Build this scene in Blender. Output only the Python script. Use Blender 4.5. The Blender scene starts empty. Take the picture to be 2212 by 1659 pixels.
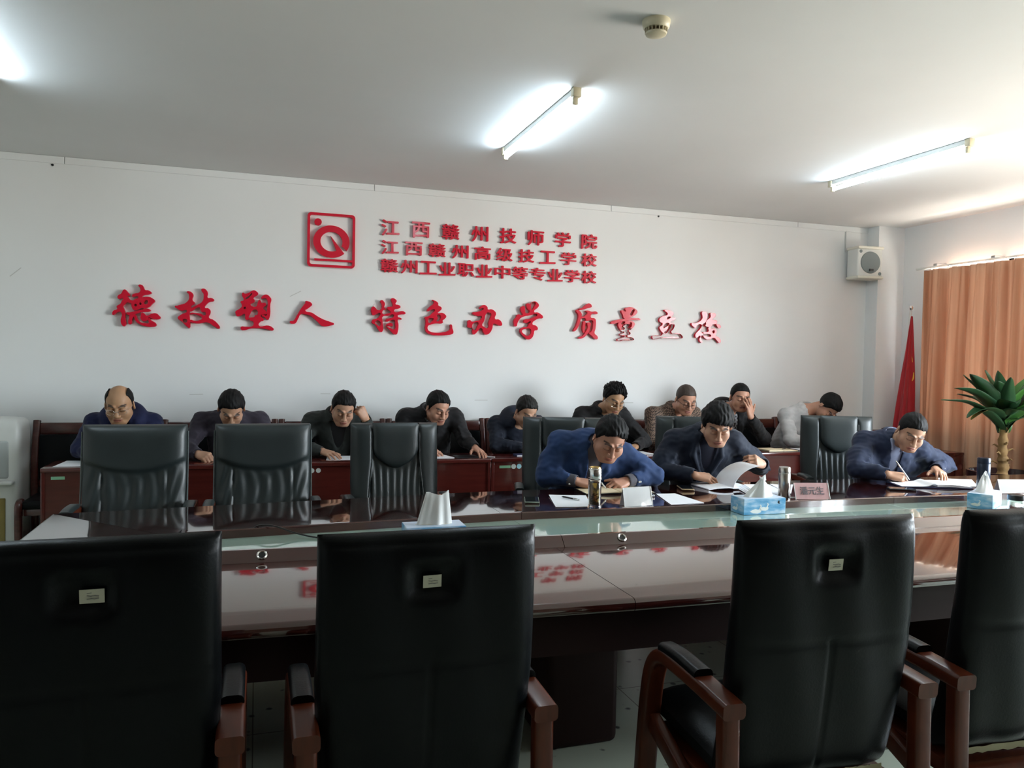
import bpy, bmesh, math, random
import numpy as np
from mathutils import Vector, Matrix, Euler
random.seed(7)
SC = bpy.context.scene
COL = SC.collection
# ---------------------------------------------------------------- camera, world, daylight, exposure
cam = bpy.data.objects.new('camera', bpy.data.cameras.new('camera'))
COL.objects.link(cam)
R_, U_, F_ = Vector((.94992098, -.31190835, .01906053)), Vector((-.00930881, .03272393, .99942108)), Vector((.31235152, .94954848, -.02818165))
cam.matrix_world = Matrix(((R_.x, U_.x, -F_.x, 0), (R_.y, U_.y, -F_.y, 0), (R_.z, U_.z, -F_.z, 1.4936), (0, 0, 0, 1)))
cam.data.sensor_width = 36
cam.data.lens = 1681.12 / 2212 * 36
cam.data.clip_start = .02
SC.camera = cam
vs = SC.view_settings
vs.view_transform = 'Standard'; vs.look = 'None'; vs.gamma = 1; vs.use_curve_mapping = False
vs.exposure = 1.0
SC.cycles.use_denoising = True
SC.cycles.max_bounces = 10
SC.cycles.diffuse_bounces = 5
SC.cycles.glossy_bounces = 5
SC.cycles.transmission_bounces = 8
SC.cycles.transparent_max_bounces = 12
SC.cycles.sample_clamp_indirect = 6
SC.cycles.caustics_reflective = False
SC.cycles.caustics_refractive = False
SC.cycles.blur_glossy = .5
SKY = 27.0
W = bpy.data.worlds.new('daylight'); SC.world = W; W.use_nodes = True
nt = W.node_tree; nt.nodes.clear()
o = nt.nodes.new('ShaderNodeOutputWorld'); b = nt.nodes.new('ShaderNodeBackground')
tc = nt.nodes.new('ShaderNodeTexCoord'); sx = nt.nodes.new('ShaderNodeSeparateXYZ'); cr = nt.nodes.new('ShaderNodeValToRGB')
mr = nt.nodes.new('ShaderNodeMapRange'); mr.inputs['From Min'].default_value = -1; mr.inputs['From Max'].default_value = 1
e = cr.color_ramp.elements                     # sunlit warm ground below the horizon, bright hazy sky above
e[0].position = .0; e[0].color = (.52, .455, .39, 1)
e[1].position = .49; e[1].color = (.67, .615, .555, 1)
q = e.new(.51); q.color = (.88, .95, 1.0, 1)
q = e.new(1.0); q.color = (.55, .72, 1.0, 1)
nt.links.new(tc.outputs['Generated'], sx.inputs[0]); nt.links.new(sx.outputs[2], mr.inputs[0]); nt.links.new(mr.outputs[0], cr.inputs[0])
nt.links.new(cr.outputs[0], b.inputs[0]); b.inputs[1].default_value = SKY; nt.links.new(b.outputs[0], o.inputs[0])
WIN = [(-1.45, -.75, 1.2, 2.35), (.9, 3.5, .9, 2.6), (3.75, 6.10, .95, 2.52)]      # right wall openings: y0, y1, z0, z1; the first is unseen, added for card glare
for y0, y1, z0, z1 in WIN:                     # portals: the daylight enters through the windows
    l = bpy.data.lights.new('window_portal', 'AREA'); l.shape = 'RECTANGLE'; l.size = y1 - y0; l.size_y = z1 - z0
    l.cycles.is_portal = True
    lo = bpy.data.objects.new('window_portal', l); COL.objects.link(lo)
    lo.matrix_world = Matrix.Translation((6.60, (y0 + y1) / 2, (z0 + z1) / 2)) @ Matrix(((0, 0, 1, 0), (1, 0, 0, 0), (0, 1, 0, 0), (0, 0, 0, 1)))

# ---------------------------------------------------------------- helpers
def tag(o, label, cat, group=None, kind=None):
    if label: o['label'] = label
    if cat: o['category'] = cat
    if group: o['group'] = group
    if kind: o['kind'] = kind
    return o

def thing(name, label, cat, loc=(0, 0, 0), rz=0, group=None):
    o = bpy.data.objects.new(name, None); COL.objects.link(o)
    o.location = loc; o.rotation_euler = (0, 0, rz); o.empty_display_size = .1
    return tag(o, label, cat, group)

def finish(o, m, smooth=38):
    me = o.data
    if m: me.materials.append(m)
    if smooth:
        me.shade_smooth()
        me.set_sharp_from_angle(angle=math.radians(smooth))
    return o

def obj(name, bm, m, parent=None, smooth=38, label=None):
    bmesh.ops.recalc_face_normals(bm, faces=bm.faces)
    me = bpy.data.meshes.new(name); bm.to_mesh(me); bm.free()
    o = bpy.data.objects.new(name, me); COL.objects.link(o)
    if parent: o.parent = parent
    if label: o['label'] = label
    return finish(o, m, smooth)

def struct(name, bm, m, smooth=0):
    o = obj(name, bm, m, None, smooth); o['kind'] = 'structure'; return o

def NB(): return bmesh.new()

def box(bm, lo, hi, bev=0, seg=2):
    lo, hi = Vector(lo), Vector(hi); c = (lo + hi) / 2; s = hi - lo
    r = bmesh.ops.create_cube(bm, size=1, matrix=Matrix.Translation(c) @ Matrix.Diagonal((s.x, s.y, s.z, 1)))
    if bev:
        es = list({e for v in r['verts'] for e in v.link_edges})
        bmesh.ops.bevel(bm, geom=es, offset=min(bev, min(s) * .49), segments=seg, profile=.5, affect='EDGES')
    return bm

def xbox(bm, M, size, bev=0, seg=2):
    r = bmesh.ops.create_cube(bm, size=1, matrix=M @ Matrix.Diagonal((size[0], size[1], size[2], 1)))
    if bev:
        es = list({e for v in r['verts'] for e in v.link_edges})
        bmesh.ops.bevel(bm, geom=es, offset=bev, segments=seg, profile=.5, affect='EDGES')
    return bm

def frames(pts):
    P = [Vector(p) for p in pts]; n = len(P); T = []
    for i in range(n):
        a = P[max(i - 1, 0)]; b = P[min(i + 1, n - 1)]; t = (b - a); T.append(t.normalized() if t.length > 1e-9 else Vector((0, 0, 1)))
    u = T[0].cross(Vector((0, 0, 1)))
    if u.length < .05: u = T[0].cross(Vector((0, 1, 0)))
    u.normalize(); out = []
    for i in range(n):
        u = (u - T[i] * u.dot(T[i])).normalized(); out.append((P[i], u, T[i].cross(u)))
    return out

def smoothpts(pts, k=6):
    P = [Vector(p) for p in pts]; out = []
    for i in range(len(P) - 1):
        p0 = P[max(i - 1, 0)]; p1 = P[i]; p2 = P[i + 1]; p3 = P[min(i + 2, len(P) - 1)]
        for j in range(k):
            t = j / k
            out.append(.5 * ((2 * p1) + (p2 - p0) * t + (2 * p0 - 5 * p1 + 4 * p2 - p3) * t * t + (3 * p1 - p0 - 3 * p2 + p3) * t ** 3))
    out.append(P[-1]); return out

def tube(bm, pts, r, n=10, caps=True, sec=None):
    """sweep a circle (or a section of 2-d points) along a path; r a number or a list"""
    fr = frames(pts); rings = []
    for i, (p, u, v) in enumerate(fr):
        rr = r[i] if isinstance(r, (list, tuple)) else r
        if sec: ring = [bm.verts.new(p + u * a * rr + v * b * rr) for a, b in sec]
        else: ring = [bm.verts.new(p + u * math.cos(2 * math.pi * k / n) * rr + v * math.sin(2 * math.pi * k / n) * rr) for k in range(n)]
        rings.append(ring)
    m = len(rings[0])
    for a, c in zip(rings, rings[1:]):
        for k in range(m): bm.faces.new((a[k], a[(k + 1) % m], c[(k + 1) % m], c[k]))
    if caps: bm.faces.new(rings[0][::-1]); bm.faces.new(rings[-1])
    return bm

def bar(w, h, c=.2):
    """rectangular section with chamfered corners for tube(sec=)"""
    a, b = w / 2, h / 2; k = min(a, b) * c * 2
    o = []
    for sx, sy, a0 in ((1, 1, 0), (-1, 1, 90), (-1, -1, 180), (1, -1, 270)):
        for q in (0, 30, 60, 90): t = math.radians(a0 + q); o.append((sx * (a - k) + k * math.cos(t), sy * (b - k) + k * math.sin(t)))
    return o

def lathe(bm, prof, n=32, M=None):
    M = M or Matrix(); rings = []
    for r, z in prof:
        if r < 1e-6: rings.append([bm.verts.new(M @ Vector((0, 0, z)))])
        else: rings.append([bm.verts.new(M @ Vector((r * math.cos(2 * math.pi * k / n), r * math.sin(2 * math.pi * k / n), z))) for k in range(n)])
    for a, c in zip(rings, rings[1:]):
        for k in range(n):
            j = (k + 1) % n
            if len(a) == 1 and len(c) == 1: continue
            if len(a) == 1: bm.faces.new((a[0], c[j], c[k]))
            elif len(c) == 1: bm.faces.new((a[k], a[j], c[0]))
            else: bm.faces.new((a[k], a[j], c[j], c[k]))
    if len(rings[0]) > 1: bm.faces.new(rings[0][::-1])
    if len(rings[-1]) > 1: bm.faces.new(rings[-1])
    return bm

def grid(bm, f, nu, nv, closed=False):
    g = [[bm.verts.new(f(i / nu, j / nv)) for j in range(nv + 1)] for i in range(nu + (0 if closed else 1))]
    n = len(g)
    for i in range(n if closed else n - 1):
        for j in range(nv):
            bm.faces.new((g[i][j], g[(i + 1) % n][j], g[(i + 1) % n][j + 1], g[i][j + 1]))
    return g

def sheet(bm, f, nu, nv, t):
    """a thin slab: grid f with thickness t along -z of the local normal (given as vector t)"""
    t = Vector(t); a = grid(bm, f, nu, nv); b = grid(bm, lambda u, v: Vector(f(u, v)) - t, nu, nv)
    for i in range(nu):
        bm.faces.new((a[i][0], a[i + 1][0], b[i + 1][0], b[i][0])); bm.faces.new((a[i][nv], b[i][nv], b[i + 1][nv], a[i + 1][nv]))
    for j in range(nv):
        bm.faces.new((a[0][j], b[0][j], b[0][j + 1], a[0][j + 1])); bm.faces.new((a[nu][j], a[nu][j + 1], b[nu][j + 1], b[nu][j]))
    return bm

def prism(bm, poly, z0, z1):
    a = [bm.verts.new((x, y, z0)) for x, y in poly]; b = [bm.verts.new((x, y, z1)) for x, y in poly]; n = len(poly)
    bm.faces.new(a[::-1]); bm.faces.new(b)
    for k in range(n): bm.faces.new((a[k], a[(k + 1) % n], b[(k + 1) % n], b[k]))
    return bm

def dup(root, loc, rz=0, label=None, group=None, skip=()):
    r = root.copy(); COL.objects.link(r); r.location = loc; r.rotation_euler = (0, 0, rz)
    if label: r['label'] = label
    if group: r['group'] = group
    for ch in list(root.children):
        if ch.name.split('.')[0] in skip: continue
        c = ch.copy(); COL.objects.link(c); c.parent = r
        for g in ch.children:
            d = g.copy(); COL.objects.link(d); d.parent = c
    return r

# ---------------------------------------------------------------- materials
def mat(name, col, rough=.5, spec=.5, metal=0, coat=0, var=0, vscale=6, vcol=None, bump=0, bscale=200, bdist=.002, emit=0, ecol=None, ior=None, sheen=0, trans=0, alpha=1, stretch=(1, 1, 1)):
    m = bpy.data.materials.new(name); m.use_nodes = True; nt = m.node_tree; p = nt.nodes['Principled BSDF']; L = nt.links
    p.inputs['Base Color'].default_value = (*col, 1); p.inputs['Roughness'].default_value = rough
    p.inputs['Specular IOR Level'].default_value = spec; p.inputs['Metallic'].default_value = metal
    p.inputs['Coat Weight'].default_value = coat; p.inputs['Coat Roughness'].default_value = .04
    p.inputs['Sheen Weight'].default_value = sheen; p.inputs['Transmission Weight'].default_value = trans; p.inputs['Alpha'].default_value = alpha
    if ior: p.inputs['IOR'].default_value = ior
    if emit: p.inputs['Emission Color'].default_value = (*(ecol or col), 1); p.inputs['Emission Strength'].default_value = emit
    tc = nt.nodes.new('ShaderNodeTexCoord'); mp = nt.nodes.new('ShaderNodeMapping'); mp.inputs['Scale'].default_value = stretch
    L.new(tc.outputs['Object'], mp.inputs[0])
    if var:
        n = nt.nodes.new('ShaderNodeTexNoise'); n.inputs['Scale'].default_value = vscale; n.inputs['Detail'].default_value = 5; L.new(mp.outputs[0], n.inputs['Vector'])
        r = nt.nodes.new('ShaderNodeMapRange'); r.inputs['From Min'].default_value = .3; r.inputs['From Max'].default_value = .7; L.new(n.outputs[0], r.inputs[0])
        x = nt.nodes.new('ShaderNodeMix'); x.data_type = 'RGBA'; c2 = vcol or tuple(c * (1 - var) for c in col)
        x.inputs[6].default_value = (*col, 1); x.inputs[7].default_value = (*c2, 1); L.new(r.outputs[0], x.inputs[0]); L.new(x.outputs[2], p.inputs['Base Color'])
    if bump:
        n = nt.nodes.new('ShaderNodeTexNoise'); n.inputs['Scale'].default_value = bscale; n.inputs['Detail'].default_value = 3; L.new(mp.outputs[0], n.inputs['Vector'])
        bu = nt.nodes.new('ShaderNodeBump'); bu.inputs['Strength'].default_value = bump; bu.inputs['Distance'].default_value = bdist
        L.new(n.outputs[0], bu.inputs['Height']); L.new(bu.outputs[0], p.inputs['Normal'])
    return m

M = {}
M['wall'] = mat('white_wall_paint', (.80, .81, .81), .75, .3, var=.035, vscale=1.3, bump=.08, bscale=90, bdist=.001)
M['ceil'] = mat('ceiling_paint', (.74, .74, .74), .85, .2, var=.05, vscale=1.1)
M['lacq'] = mat('dark_red_lacquered_wood', (.050, .0095, .0075), .08, .8, coat=1, var=.35, vscale=9, stretch=(.35, 5, 5), bump=.012, bscale=7, bdist=.01)
M['lacq2'] = mat('red_brown_desk_veneer', (.085, .014, .011), .16, .5, coat=.3, var=.3, vscale=8, stretch=(.4, 4, 4))
M['cherry'] = mat('orange_brown_chair_wood', (.088, .018, .0065), .33, .25, coat=.06, var=.4, vscale=10, stretch=(4, 1, 1))
M['dkwood'] = mat('dark_bench_wood', (.085, .022, .018), .25, .5, coat=.2, var=.4, vscale=10, stretch=(1, 4, 4))
M['leather'] = mat('black_green_leather', (.019, .0275, .0285), .42, .5, var=.25, vscale=5, bump=.22, bscale=240, bdist=.0012)
M['leather2'] = mat('worn_black_leather', (.0022, .0034, .0042), .35, .13, var=.3, vscale=4, bump=.3, bscale=160, bdist=.0015)
M['pipe'] = mat('pale_leather_piping', (.10, .12, .12), .45)
M['red'] = mat('glossy_red_acrylic', (.60, .010, .034), .2, .4)
M['redside'] = M['red']
M['paper'] = mat('white_paper', (.80, .82, .86), .7, .2, var=.03, vscale=20)
M['cream'] = mat('cream_notebook_paper', (.74, .63, .43), .7, .2)
M['ink'] = mat('dark_print', (.10, .08, .09), .6)
M['white'] = mat('white_plastic', (.72, .73, .70), .35, .5)
M['cream_pl'] = mat('yellowed_plastic', (.62, .56, .40), .4, .5)
M['grey'] = mat('grey_mesh', (.22, .25, .25), .7, .3, bump=.6, bscale=900, bdist=.001)
M['black'] = mat('black_plastic', (.012, .013, .015), .3, .5)
M['chrome'] = mat('chrome', (.75, .75, .74), .14, metal=1)
M['steel'] = mat('brushed_steel', (.60, .58, .54), .22, metal=1, var=.1, vscale=30, stretch=(1, 1, .05))
M['gold'] = mat('gold_lid', (.75, .55, .22), .2, metal=1)
M['alu'] = mat('aluminium_frame', (.55, .56, .57), .35, metal=1)
M['soil'] = mat('potting_soil', (.03, .02, .015), .9, bump=.8, bscale=60, bdist=.01)

def add_nodes(m): return m.node_tree, m.node_tree.nodes['Principled BSDF'], m.node_tree.links

def pane_material():
    m = bpy.data.materials.new('clear_window_glass'); m.use_nodes = True; nt = m.node_tree; nt.nodes.clear(); L = nt.links
    o = nt.nodes.new('ShaderNodeOutputMaterial'); t = nt.nodes.new('ShaderNodeBsdfTransparent'); g = nt.nodes.new('ShaderNodeBsdfGlossy'); x = nt.nodes.new('ShaderNodeMixShader'); f = nt.nodes.new('ShaderNodeMath'); w = nt.nodes.new('ShaderNodeLayerWeight'); pw = nt.nodes.new('ShaderNodeMath'); pw.operation = 'POWER'; pw.inputs[1].default_value = 4
    L.new(w.outputs['Facing'], pw.inputs[0]); f.operation = 'MULTIPLY_ADD'; f.inputs[1].default_value = .5; f.inputs[2].default_value = .035; L.new(pw.outputs[0], f.inputs[0])
    t.inputs[0].default_value = (.98, .99, .985, 1); g.inputs['Roughness'].default_value = .02
    L.new(f.outputs[0], x.inputs[0]); L.new(t.outputs[0], x.inputs[1]); L.new(g.outputs[0], x.inputs[2]); L.new(x.outputs[0], o.inputs[0])
    return m
M['pane'] = pane_material()
M['acryl'] = M['pane']

def curtain_material():
    m = bpy.data.materials.new('orange_tan_curtain_cloth'); m.use_nodes = True; nt = m.node_tree; nt.nodes.clear(); L = nt.links
    o = nt.nodes.new('ShaderNodeOutputMaterial'); d = nt.nodes.new('ShaderNodeBsdfDiffuse'); t = nt.nodes.new('ShaderNodeBsdfTranslucent'); x = nt.nodes.new('ShaderNodeMixShader')
    tc = nt.nodes.new('ShaderNodeTexCoord'); mp = nt.nodes.new('ShaderNodeMapping'); mp.inputs['Scale'].default_value = (.3, 9, .15)
    n = nt.nodes.new('ShaderNodeTexNoise'); n.inputs['Scale'].default_value = 2.2; n.inputs['Detail'].default_value = 3
    r = nt.nodes.new('ShaderNodeValToRGB'); r.color_ramp.elements[0].position = .35; r.color_ramp.elements[1].position = .65
    r.color_ramp.elements[0].color = (.44, .23, .14, 1); r.color_ramp.elements[1].color = (.60, .39, .27, 1)
    L.new(tc.outputs['Object'], mp.inputs[0]); L.new(mp.outputs[0], n.inputs['Vector']); L.new(n.outputs[0], r.inputs[0])
    L.new(r.outputs[0], d.inputs[0]); L.new(r.outputs[0], t.inputs[0]); x.inputs[0].default_value = .17
    L.new(d.outputs[0], x.inputs[1]); L.new(t.outputs[0], x.inputs[2]); L.new(x.outputs[0], o.inputs[0]); return m
M['curtain'] = curtain_material()

def floor_material():
    m = mat('terrazzo_floor_tiles', (.60, .66, .54), .28, .5); nt, p, L = add_nodes(m)
    tc = nt.nodes.new('ShaderNodeTexCoord'); v = nt.nodes.new('ShaderNodeTexVoronoi'); v.inputs['Scale'].default_value = 12; v.inputs['Randomness'].default_value = 1
    n = nt.nodes.new('ShaderNodeTexNoise'); n.inputs['Scale'].default_value = 30; L.new(tc.outputs['Object'], n.inputs['Vector'])
    ad = nt.nodes.new('ShaderNodeMath'); ad.operation = 'MULTIPLY_ADD'; ad.inputs[1].default_value = .22; L.new(n.outputs[0], ad.inputs[0]); L.new(tc.outputs['Object'], v.inputs['Vector']); L.new(v.outputs['Distance'], ad.inputs[2])
    r = nt.nodes.new('ShaderNodeValToRGB'); r.color_ramp.elements[0].position = .20; r.color_ramp.elements[0].color = (.07, .075, .065, 1); r.color_ramp.elements[1].position = .30; r.color_ramp.elements[1].color = (.60, .66, .54, 1); L.new(ad.outputs[0], r.inputs[0])
    br = nt.nodes.new('ShaderNodeTexBrick'); br.offset = 0; br.inputs['Scale'].default_value = 1; br.inputs['Mortar Size'].default_value = .0025; br.inputs['Brick Width'].default_value = .8; br.inputs['Row Height'].default_value = .8
    br.inputs['Color1'].default_value = (1, 1, 1, 1); br.inputs['Color2'].default_value = (.93, .94, .93, 1); br.inputs['Mortar'].default_value = (.25, .22, .18, 1); L.new(tc.outputs['Object'], br.inputs['Vector'])
    x = nt.nodes.new('ShaderNodeMix'); x.data_type = 'RGBA'; x.blend_type = 'MULTIPLY'; x.inputs[0].default_value = 1; L.new(r.outputs[0], x.inputs[6]); L.new(br.outputs[0], x.inputs[7]); L.new(x.outputs[2], p.inputs['Base Color']); return m
M['floor'] = floor_material()
# ---------------------------------------------------------------- the room
YB, ZC, XR = 6.646, 2.967, 6.42
struct('floor', box(NB(), (-4.6, -1.7, -.1), (6.8, 6.9, 0)), M['floor'])
struct('ceiling', box(NB(), (-4.6, -1.7, ZC), (6.8, 6.9, ZC + .1)), M['ceil'])
struct('wall_back', box(NB(), (-4.6, YB, 0), (6.8, YB + .15, ZC)), M['wall'])
struct('wall_left', box(NB(), (-4.6, -1.7, 0), (-4.45, YB, ZC)), M['wall'])
struct('wall_front', box(NB(), (-4.6, -1.7, 0), (6.8, -1.55, ZC)), mat('dark_panelled_wall', (.10, .07, .05), .6))
struct('wall_column', box(NB(), (6.085, 6.485, 0), (XR, YB, ZC)), M['wall'])
b = NB(); ys = [-1.7] + [y for w in WIN for y in w[:2]] + [YB]
z0, z1 = WIN[0][2], WIN[0][3]
for i in range(0, len(ys), 2): box(b, (XR, ys[i], 0), (XR + .2, ys[i + 1], ZC))
for y0, y1, z0, z1 in WIN:
    box(b, (XR, y0, 0), (XR + .2, y1, z0)); box(b, (XR, y0, z1), (XR + .2, y1, ZC))
struct('wall_right', b, M['wall'])
for i, (y0, y1, z0, z1) in enumerate(WIN):  # the first is the added opening out of view
    w = bpy.data.objects.new('window_%d' % (i + 1), None); COL.objects.link(w); w['kind'] = 'structure'; w.location = (XR + .1, (y0 + y1) / 2, z0)
    hw = (y1 - y0) / 2; hz = z1 - z0; b = NB()
    for a in (-hw, -hw / 3 - .02, hw / 3 - .02, hw - .05): box(b, (-.025, a, 0), (.025, a + .05, hz))
    for a in (0, hz * .68, hz - .05): box(b, (-.025, -hw, a), (.025, hw, a + .05))
    obj('window_frame', b, M['alu'], w, 0)
    obj('pane', box(NB(), (-.004, -hw + .03, .03), (.004, hw - .03, hz - .03)), M['pane'], w, 0)
    obj('sill', box(NB(), (-.18, -hw - .03, -.03), (.1, hw + .03, 0), .006), M['white'], w)
# thin cornice strip along the top of the back wall, three joints
b = NB(); xs = [-4.45, -1.38, .93, 3.12, 5.2, 6.085]
for a, c in zip(xs, xs[1:]): box(b, (a + .002, YB - .012, ZC - .055), (c - .002, YB, ZC - .001), .003, 1)
struct('trim_1', b, M['wall'])
b = NB()
for x, z in ((-1.46, 2.90), (3.62, 2.905)): lathe(b, [(0, 0), (.009, 0), (.009, .004), (0, .004)], 12, Matrix.Translation((x, YB, z)) @ Matrix.Rotation(math.pi / 2, 4, 'X'))
struct('trim_2', b, M['black'])
# faint scuffs along the wall behind the benches
M['scuff'] = mat('grey_scuff', (.58, .58, .565), .9)
b = NB()
for x, z, l, a in ((-.45, 1.19, .10, .02), (.55, 1.20, .08, .0), (.66, 1.185, .10, .1), (1.9, 1.15, .12, 0), (3.35, 1.13, .10, .0), (-1.7, 2.09, .10, .75), (.30, 2.02, .10, .5), (.92, 1.93, .09, .9)):
    xbox(b, Matrix.Translation((x, YB - .0006, z)) @ Matrix.Rotation(-a, 4, 'Y'), (l, .0008, .006))
struct('trim_3', b, M['scuff'])

# ---------------------------------------------------------------- ceiling lights
M['tube'] = mat('lit_fluorescent_tube', (1, 1, 1), .4, emit=40, ecol=(.74, .90, 1.0))
def batten(x, y, label):
    t = thing('fluorescent_light', label, 'ceiling light', (x, y, ZC), 0, 'bare tube lights on the ceiling')
    obj('batten', box(NB(), (-.016, -.63, -.034), (.016, .63, 0), .004), M['white'], t)
    for s in (-1, 1):
        b = NB(); box(b, (-.024, s * .625 - .02, -.05), (.024, s * .625 + .02, 0), .005); box(b, (-.014, s * .613 - .010, -.085), (.014, s * .613 + .010, -.045), .004)
        obj('lamp_holder', b, M['cream_pl'], t)
    obj('tube', lathe(NB(), [(0, -.60), (.013, -.60), (.013, .60), (0, .60)], 16, Matrix.Translation((0, 0, -.066)) @ Matrix.Rotation(math.pi / 2, 4, 'X')), M['tube'], t)
batten(1.615, 4.528, 'lit tube light on the ceiling above the small red lettering')
batten(4.296, 4.465, 'lit tube light on the ceiling nearest the curtain')
batten(-1.36, 4.24, 'lit tube light at the left edge of the picture, mostly out of frame')
t = thing('smoke_detector', 'round cream smoke detector with vent slots on the ceiling', 'smoke detector', (1.615, 3.025, ZC))
obj('base', lathe(NB(), [(0, 0), (.060, 0), (.060, -.012), (.056, -.030), (.050, -.036), (0, -.036)], 40), M['cream_pl'], t)
b = NB()
for k in range(18):
    a = 2 * math.pi * k / 18; xbox(b, Matrix.Rotation(a, 4, 'Z') @ Matrix.Translation((.044, 0, -.044)), (.008, .003, .018))
obj('vent_ribs', b, M['cream_pl'], t)
obj('sensor_chamber', lathe(NB(), [(0, -.03), (.036, -.03), (.036, -.055), (0, -.055)], 24), mat('brown_vent_gap', (.10, .07, .03), .7), t)
obj('cap', lathe(NB(), [(0, -.052), (.046, -.052), (.044, -.060), (.026, -.066), (0, -.068)], 40), M['cream_pl'], t)

# ---------------------------------------------------------------- loudspeaker high in the corner
t = thing('wall_speaker', 'off-white loudspeaker with round grey grille high in the corner', 'speaker', (5.925, 6.44, 2.41), math.radians(-6))
obj('cabinet', box(NB(), (-.145, -.02, .02), (.145, .16, .31), .02, 3), M['white'], t)
for z in (0, .30): obj('end_cap', box(NB(), (-.15, -.035, z), (.15, .165, z + .03), .012, 2), mat('cream_end_cap', (.75, .73, .63), .4), t)
obj('grille', lathe(NB(), [(0, 0), (.112, 0), (.108, .012), (.06, .022), (0, .025)], 40, Matrix.Translation((0, -.018, .165)) @ Matrix.Rotation(math.pi / 2, 4, 'X')), M['grey'], t)
for x, z in ((-.112, .275), (.112, .055)): obj('screw_cover', lathe(NB(), [(0, 0), (.016, 0), (.016, .006), (0, .006)], 20, Matrix.Translation((x, -.018, z)) @ Matrix.Rotation(math.pi / 2, 4, 'X')), M['grey'], t)
obj('badge', box(NB(), (-.022, -.046, .075), (.022, -.036, .098)), M['black'], t, 0)
obj('bracket', box(NB(), (-.03, .15, .10), (.03, .205, .24), .004), M['white'], t)
tag(obj('speaker_cable', tube(NB(), [(5.80, 6.638, 2.92), (5.80, 6.638, 2.70)], .005, 8), M['scuff']), 'thin grey cable down the wall above the loudspeaker', 'cable')

# ---------------------------------------------------------------- curtain, rail
t = thing('curtain', 'orange tan pleated curtain covering the far right window', 'curtain', (6.25, 4.9, 0))
def curt(u, v):
    y = -1.32 + 2.55 * u; z = .03 + 2.44 * v
    w = y * 2 * math.pi / .205 + .8 * math.sin(y * 5.1) + .25 * math.sin(z * 2.1 + y * 3)
    amp = .050 * (1 - .45 * v ** 3) * (.75 + .35 * math.sin(y * 7.3 + 1))
    x = amp * math.sin(w) + .014 * math.sin(2.7 * w + 1.3 * z) + max(0, (u - .965) / .035) * .155
    return Vector((x, y + .03 * (1 - v) * math.cos(w) + 0, z))
b = NB(); grid(b, curt, 420, 26); o = obj('cloth', b, M['curtain'], t, 180)
sd = o.modifiers.new('thickness', 'SOLIDIFY'); sd.thickness = .002
b = NB(); box(b, (6.285, 3.5, 2.492), (6.315, 6.2, 2.512), .003)
t2 = thing('curtain_rail', 'white curtain rail under the beam along the window wall', 'curtain rail', (0, 0, 0))
obj('track', b, M['white'], t2)
for y in (5.97, 5.34, 4.71, 4.08): obj('bracket', box(NB(), (6.29, y - .02, 2.495), (XR, y + .02, 2.535), .003), M['alu'], t2)
for k in range(24): obj('hook', tube(NB(), [(6.278, 3.70 + k * .1, 2.478), (6.285, 3.70 + k * .1, 2.50)], .004, 6), M['white'], t2)

# ---------------------------------------------------------------- flag
t = thing('flag', 'red flag with yellow stars furled on a pole beside the curtain', 'flag', (6.185, 6.275, 0))
M['flagred'] = mat('red_flag_cloth', (.42, .012, .02), .55, .3, sheen=.2, var=.2, vscale=4)
M['yellow'] = mat('yellow_star_cloth', (.75, .50, .06), .6)
top = Vector((.075, -.06, 2.09)); bot = Vector((-.03, 0, .06))
obj('pole', tube(NB(), [bot, top], .013, 12), mat('white_pole', (.75, .74, .70), .35), t)
obj('finial', lathe(NB(), [(0, 0), (.012, .003), (.023, .02), (.023, .03), (.012, .045), (0, .048)], 20, Matrix.Translation(top)), M['chrome'], t)
obj('stand', lathe(NB(), [(0, 0), (.15, 0), (.15, .02), (.05, .05), (.03, .09), (0, .09)], 28, Matrix.Translation((-.03, 0, 0))), M['chrome'], t)
def flg(u, v):
    a = 2 * math.pi * u; z = 2.03 - 1.16 * v; p = bot.lerp(top, (z - .06) / 2.03)
    r = .010 + .115 * v ** .9; r *= 1 + .22 * math.sin(5 * a + 2 * v) + .10 * math.sin(9 * a - 3 * v)
    dz = -.05 * math.sin(3 * a) * v
    return Vector((p.x + .045 * v + r * math.cos(a) * .82, p.y - .02 + r * .62 * math.sin(a), z + dz))
b = NB(); grid(b, flg, 90, 40, True); fl = obj('flag_cloth', b, M['flagred'], t, 180)
def on_flag(u, v, pts):
    b = NB(); vs_ = []
    for du, dv in pts:
        p = flg(u + du, v + dv); c = flg(u + du, v + dv); c = bot.lerp(top, (c.z - .06) / 2.03) + Vector((.045 * v, -.02, 0)); d = (p - c); d.z = 0
        vs_.append(b.verts.new(p + d.normalized() * .004 + Vector((0, -.003, 0))))
    b.faces.new(vs_); return b
for u, v, s in ((.76, .36, 1), (.775, .50, 1.1), (.745, .835, .45)):
    obj('star', on_flag(u, v, [(-.02 * s, .035 * s), (.0, .012 * s), (.012 * s, -.03 * s), (.022 * s, -.02 * s), (.02 * s, .02 * s), (.0, .035 * s)] if v > .45 else [(-.012, -.03), (.012, -.005), (.018, .025), (.006, .02), (-.008, -.005)]), M['yellow'], fl, 0)
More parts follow.
